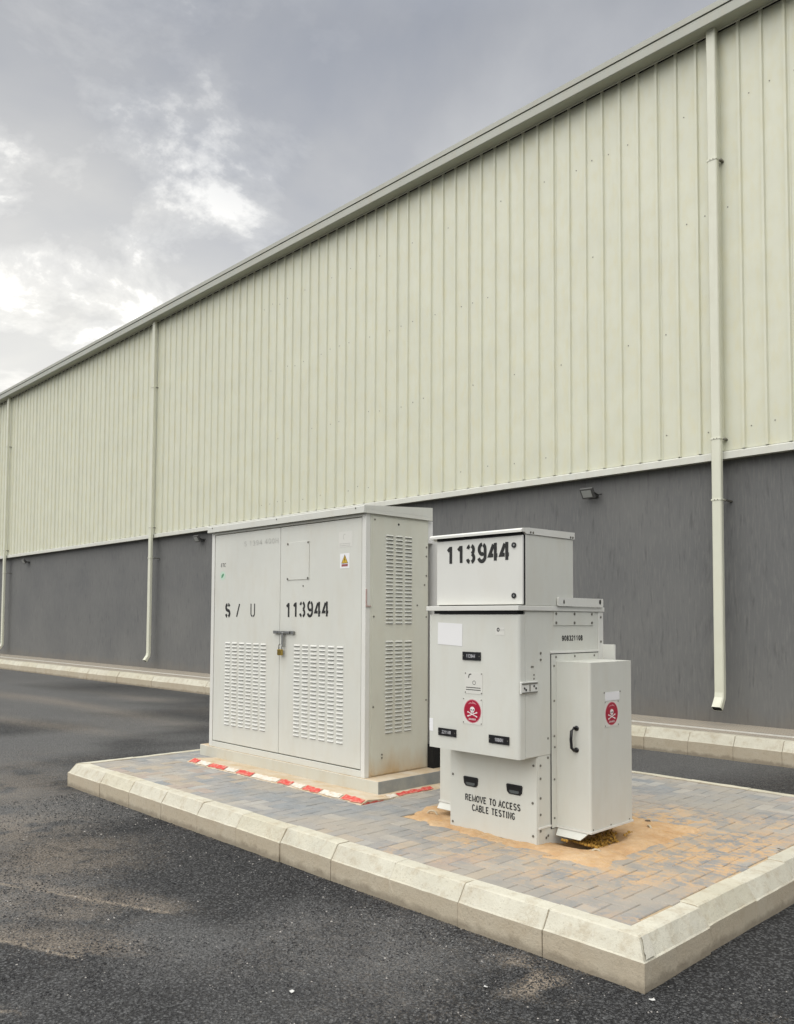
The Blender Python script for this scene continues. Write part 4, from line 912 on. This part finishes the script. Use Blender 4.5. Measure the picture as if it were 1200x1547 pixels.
# front panel
fpan = box('access_panel', RX0-.002, RX1-.006, RYP-.004, RYP+.0035, .214, .752, 'cabinet_paint', rm, .0015, 1); FP = front(RYP-.004)
text('lettering', 'REMOVE TO ACCESS', FP, -3.664, .405, .040, .455, 'stencil_black', fpan, ALPHA, weight=.18, gap=.26, widths={'M': 1.3, 'I': .55, ' ': .5}, serif=True)
text('lettering', 'CABLE TESTING', FP, -3.604, .345, .040, .352, 'stencil_black', fpan, ALPHA, weight=.18, gap=.26, widths={'M': 1.3, 'I': .55, ' ': .5}, serif=True)
def recess_handle(a0, a1, b0, b1):
    pts = [(a0, b1-.006), (a0+.008, b1), (a1-.008, b1), (a1, b1-.008), (a1-.004, b0+.014), (a1-.018, b0), (a0+.022, b0), (a0+.006, b0+.016)]
    h = plate('pull_handle', FP, pts, .0005, .006, 'black_plastic', fpan); f = front(RYP-.010); ca, cb = (a0+a1)/2, (b0+b1)/2
    q = [(ca+(a-ca)*.78, cb+(b-cb)*.70) for a, b in pts]
    plate('grip', f, q, .0003, .0006, 'black_gap', h); plate('grip', f, [(a, b0+(b-b0)*.55) for a, b in [(ca+(a-ca)*.62, cb+(b-cb)*.55-.002) for a, b in pts]], .0008, .0014, 'glass_dark', h)
recess_handle(-3.678, -3.553, .500, .562); recess_handle(-3.318, -3.192, .502, .564)
for a, b in ((-3.772, .735), (-3.775, .56), (-3.775, .245), (-3.108, .70), (-3.115, .47), (-3.112, .27)): screw(FP, a, b, fpan, .008)
# cable boxes on both sides
def cable_box(x0, x1, right_side):
    def fold(e):
        a, b = e.verts[0].co, e.verts[1].co; return abs(a.x-b.x) < 1e-4 and abs(a.y-b.y) < 1e-4 and a.y < 4.5 and (a.x > (x0+x1)/2) == right_side
    bm = bmesh.new(); bbox(bm, x0, x1, 4.396, 4.876, .312, 1.338, .016, 4, edges=fold); b = finish(bm, 'cable_box', 'cabinet_paint', rm)
    bm = bmesh.new(); bbox(bm, x0, x1+.006 if right_side else x1, 4.390, 4.884, .300, .3115); finish(bm, 'bottom_rim', 'cabinet_paint_light', b)
    bm = bmesh.new(); xa, xb = x0+.006, x1-.02
    V = [bm.verts.new(v) for v in ((xa, 4.398, .299), (xb, 4.398, .299), (xb-.03, 4.352, .262), (xa+.015, 4.352, .262), (xa, 4.402, .296), (xb, 4.402, .296), (xb-.03, 4.356, .259), (xa+.015, 4.356, .259))]
    for q in ((0, 1, 2, 3), (7, 6, 5, 4), (0, 4, 5, 1), (1, 5, 6, 2), (2, 6, 7, 3), (3, 7, 4, 0)): bm.faces.new([V[i] for i in q])
    bmesh.ops.recalc_face_normals(bm, faces=bm.faces); finish(bm, 'bottom_flap', 'cabinet_paint', b); return b
cb = cable_box(RX1+.0062, -2.826, True); cable_box(-4.085, RX0-.0005, False)
bm = bmesh.new(); hx = -2.925
tube(bm, [(hx, 4.396, .930), (hx-.004, 4.374, .934), (hx-.014, 4.360, .915), (hx-.016, 4.356, .865), (hx-.014, 4.360, .812), (hx-.004, 4.374, .793), (hx, 4.396, .797)], .0095, 10)
poly(bm, front(4.396), disc(hx, .930, .016, n=12), .0, .006); poly(bm, front(4.396), disc(hx, .797, .016, n=12), .0, .006); finish(bm, 'handle', 'black_plastic', cb, smooth=True)
FX = right(-2.826)
plate('blank_label', FX, rect(4.562, 4.728, 1.095, 1.147), .0005, .003, 'white_label', cb)
for a in (4.552, 4.738): screw(FX, a, 1.146, cb, .005)
skull_sign(FX, 4.635, 1.012, .070, .069, cb, 0)
for a, b in ((4.42, .318), (4.62, .318), (4.84, .318)): screw(FX, a, b+.004, cb, .005)
box('rear_flange', RX0, -2.985, RYB+.0005, RYB+.016, .55, 1.436, 'cabinet_paint_light', rm, .001, 1)
# ------------------------------------------------------------------ control box standing on top
tb = thing('control_box', 'beige control box stencilled 113944 standing on the ring main cabinet', 'control box', (-3.43, 4.33, 1.687))
TX0, TX1 = -3.797, -3.073
box('body', TX0, TX1, 4.077, 4.589, 1.6865, 2.126, 'cabinet_paint', tb, .005)
td = box('door', TX0+.001, TX1-.008, 4.056, 4.0725, 1.694, 2.120, 'cabinet_paint_light', tb, .004)
box('door_gap', TX0+.006, TX1-.002, 4.0727, 4.0768, 1.69, 2.122, 'black_gap', tb, 0)
bm = bmesh.new(); prism(bm, [(4.028, 2.136), (4.028, 2.150), (4.040, 2.160), (4.10, 2.166), (4.598, 2.172), (4.598, 2.130), (4.59, 2.127), (4.076, 2.127), (4.060, 2.138)], -3.838, TX1+.006, lambda a, b, t: Vector((t, a, b)))
rf2 = finish(bm, 'roof', 'cabinet_paint_light', tb)
for a in (4.12, 4.145, 4.55, 4.575): screw(right(TX1+.006), a, 2.138, rf2, .007)
FT = front(4.056)
box('roof_gap_shade', TX0+.01, TX1-.012, 4.048, 4.0762, 2.1215, 2.1375, 'black_gap', tb, 0)  # black strip painting the shadow line under the roof edge
text('lettering', '113944', FT, -3.708, 1.967, .112, .525, 'stencil_black', td, STENCIL, weight=.215, gap=.32, dy=.008, jitter=.02)
for a, b in ((-3.144, 2.060), (-3.145, 1.748)):
    k_ = plate('key_lock', FT, disc(a, b, .017, n=16), .0005, .007, 'black_plastic', td); plate('key_slot', front(4.049), disc(a+.002, b, .007, n=10), .0003, .0012, 'steel', k_)

# ================================================================== SMALL LOOSE THINGS
def loop(x, y, z, rot, r, label):
    t = bmesh.new(); ca, sa = math.cos(rot), math.sin(rot)
    pts = [(x+ca*r*math.cos(R(a)), y+sa*r*math.cos(R(a)), z-.01+r*1.0*math.sin(R(a))) for a in range(-10, 191, 20)]
    tube(t, pts, .0075, 8); o = finish(t, 'lifting_loop', 'wire', origin=(x, y, z), smooth=True); tag(o, label, 'loop', 'lifting loops in the sand')
loop(-4.075, 4.315, .214, .3, .042, 'pale cable loop sticking out of the sand left of the access panel')
loop(-2.765, 4.355, .214, .5, .026, 'short pale loop in the sand in front of the cable box')
loop(-2.83, 5.10, .214, -.6, .030, 'pale loop in the sand behind the cable box')
def scrap(x, y, z, s, mat, label, cat):
    bm = bmesh.new(); n = 6; a0 = random.random()*6
    V = [bm.verts.new((x+s*random.uniform(.5, 1)*math.cos(a0+6.283*k/n), y+s*.6*random.uniform(.5, 1)*math.sin(a0+6.283*k/n), z+random.uniform(.001, .35*s))) for k in range(n)]
    V2 = [bm.verts.new(v.co+Vector((0, 0, .0015))) for v in V]; bm.faces.new(V[::-1]); bm.faces.new(V2)
    for k in range(n): bm.faces.new((V[k], V[(k+1) % n], V2[(k+1) % n], V2[k]))
    bmesh.ops.recalc_face_normals(bm, faces=bm.faces); o = finish(bm, cat.replace(' ', '_'), mat, origin=(x, y, z)); tag(o, label, cat)
scrap(-2.90, 2.20, .004, .018, 'litter', 'white paper scrap on the asphalt in front of the kerb middle', 'paper scrap')
scrap(-2.36, 2.84, .004, .016, 'litter', 'white paper scrap on the asphalt below the pale dust patch', 'paper scrap')
scrap(-1.80, 3.25, .006, .020, 'litter', 'grey paper scrap at the foot of the kerb corner', 'paper scrap')
scrap(-2.03, 5.22, .213, .020, 'leaf', 'dark dry leaf on the right-hand kerb', 'leaf')
scrap(-2.92, 5.24, .222, .030, 'leaf', 'dark twig scrap on the sand behind the cable box', 'leaf')
scrap(-3.90, 4.36, .220, .018, 'leaf', 'small dark crumb on the sand left of the access panel', 'leaf')
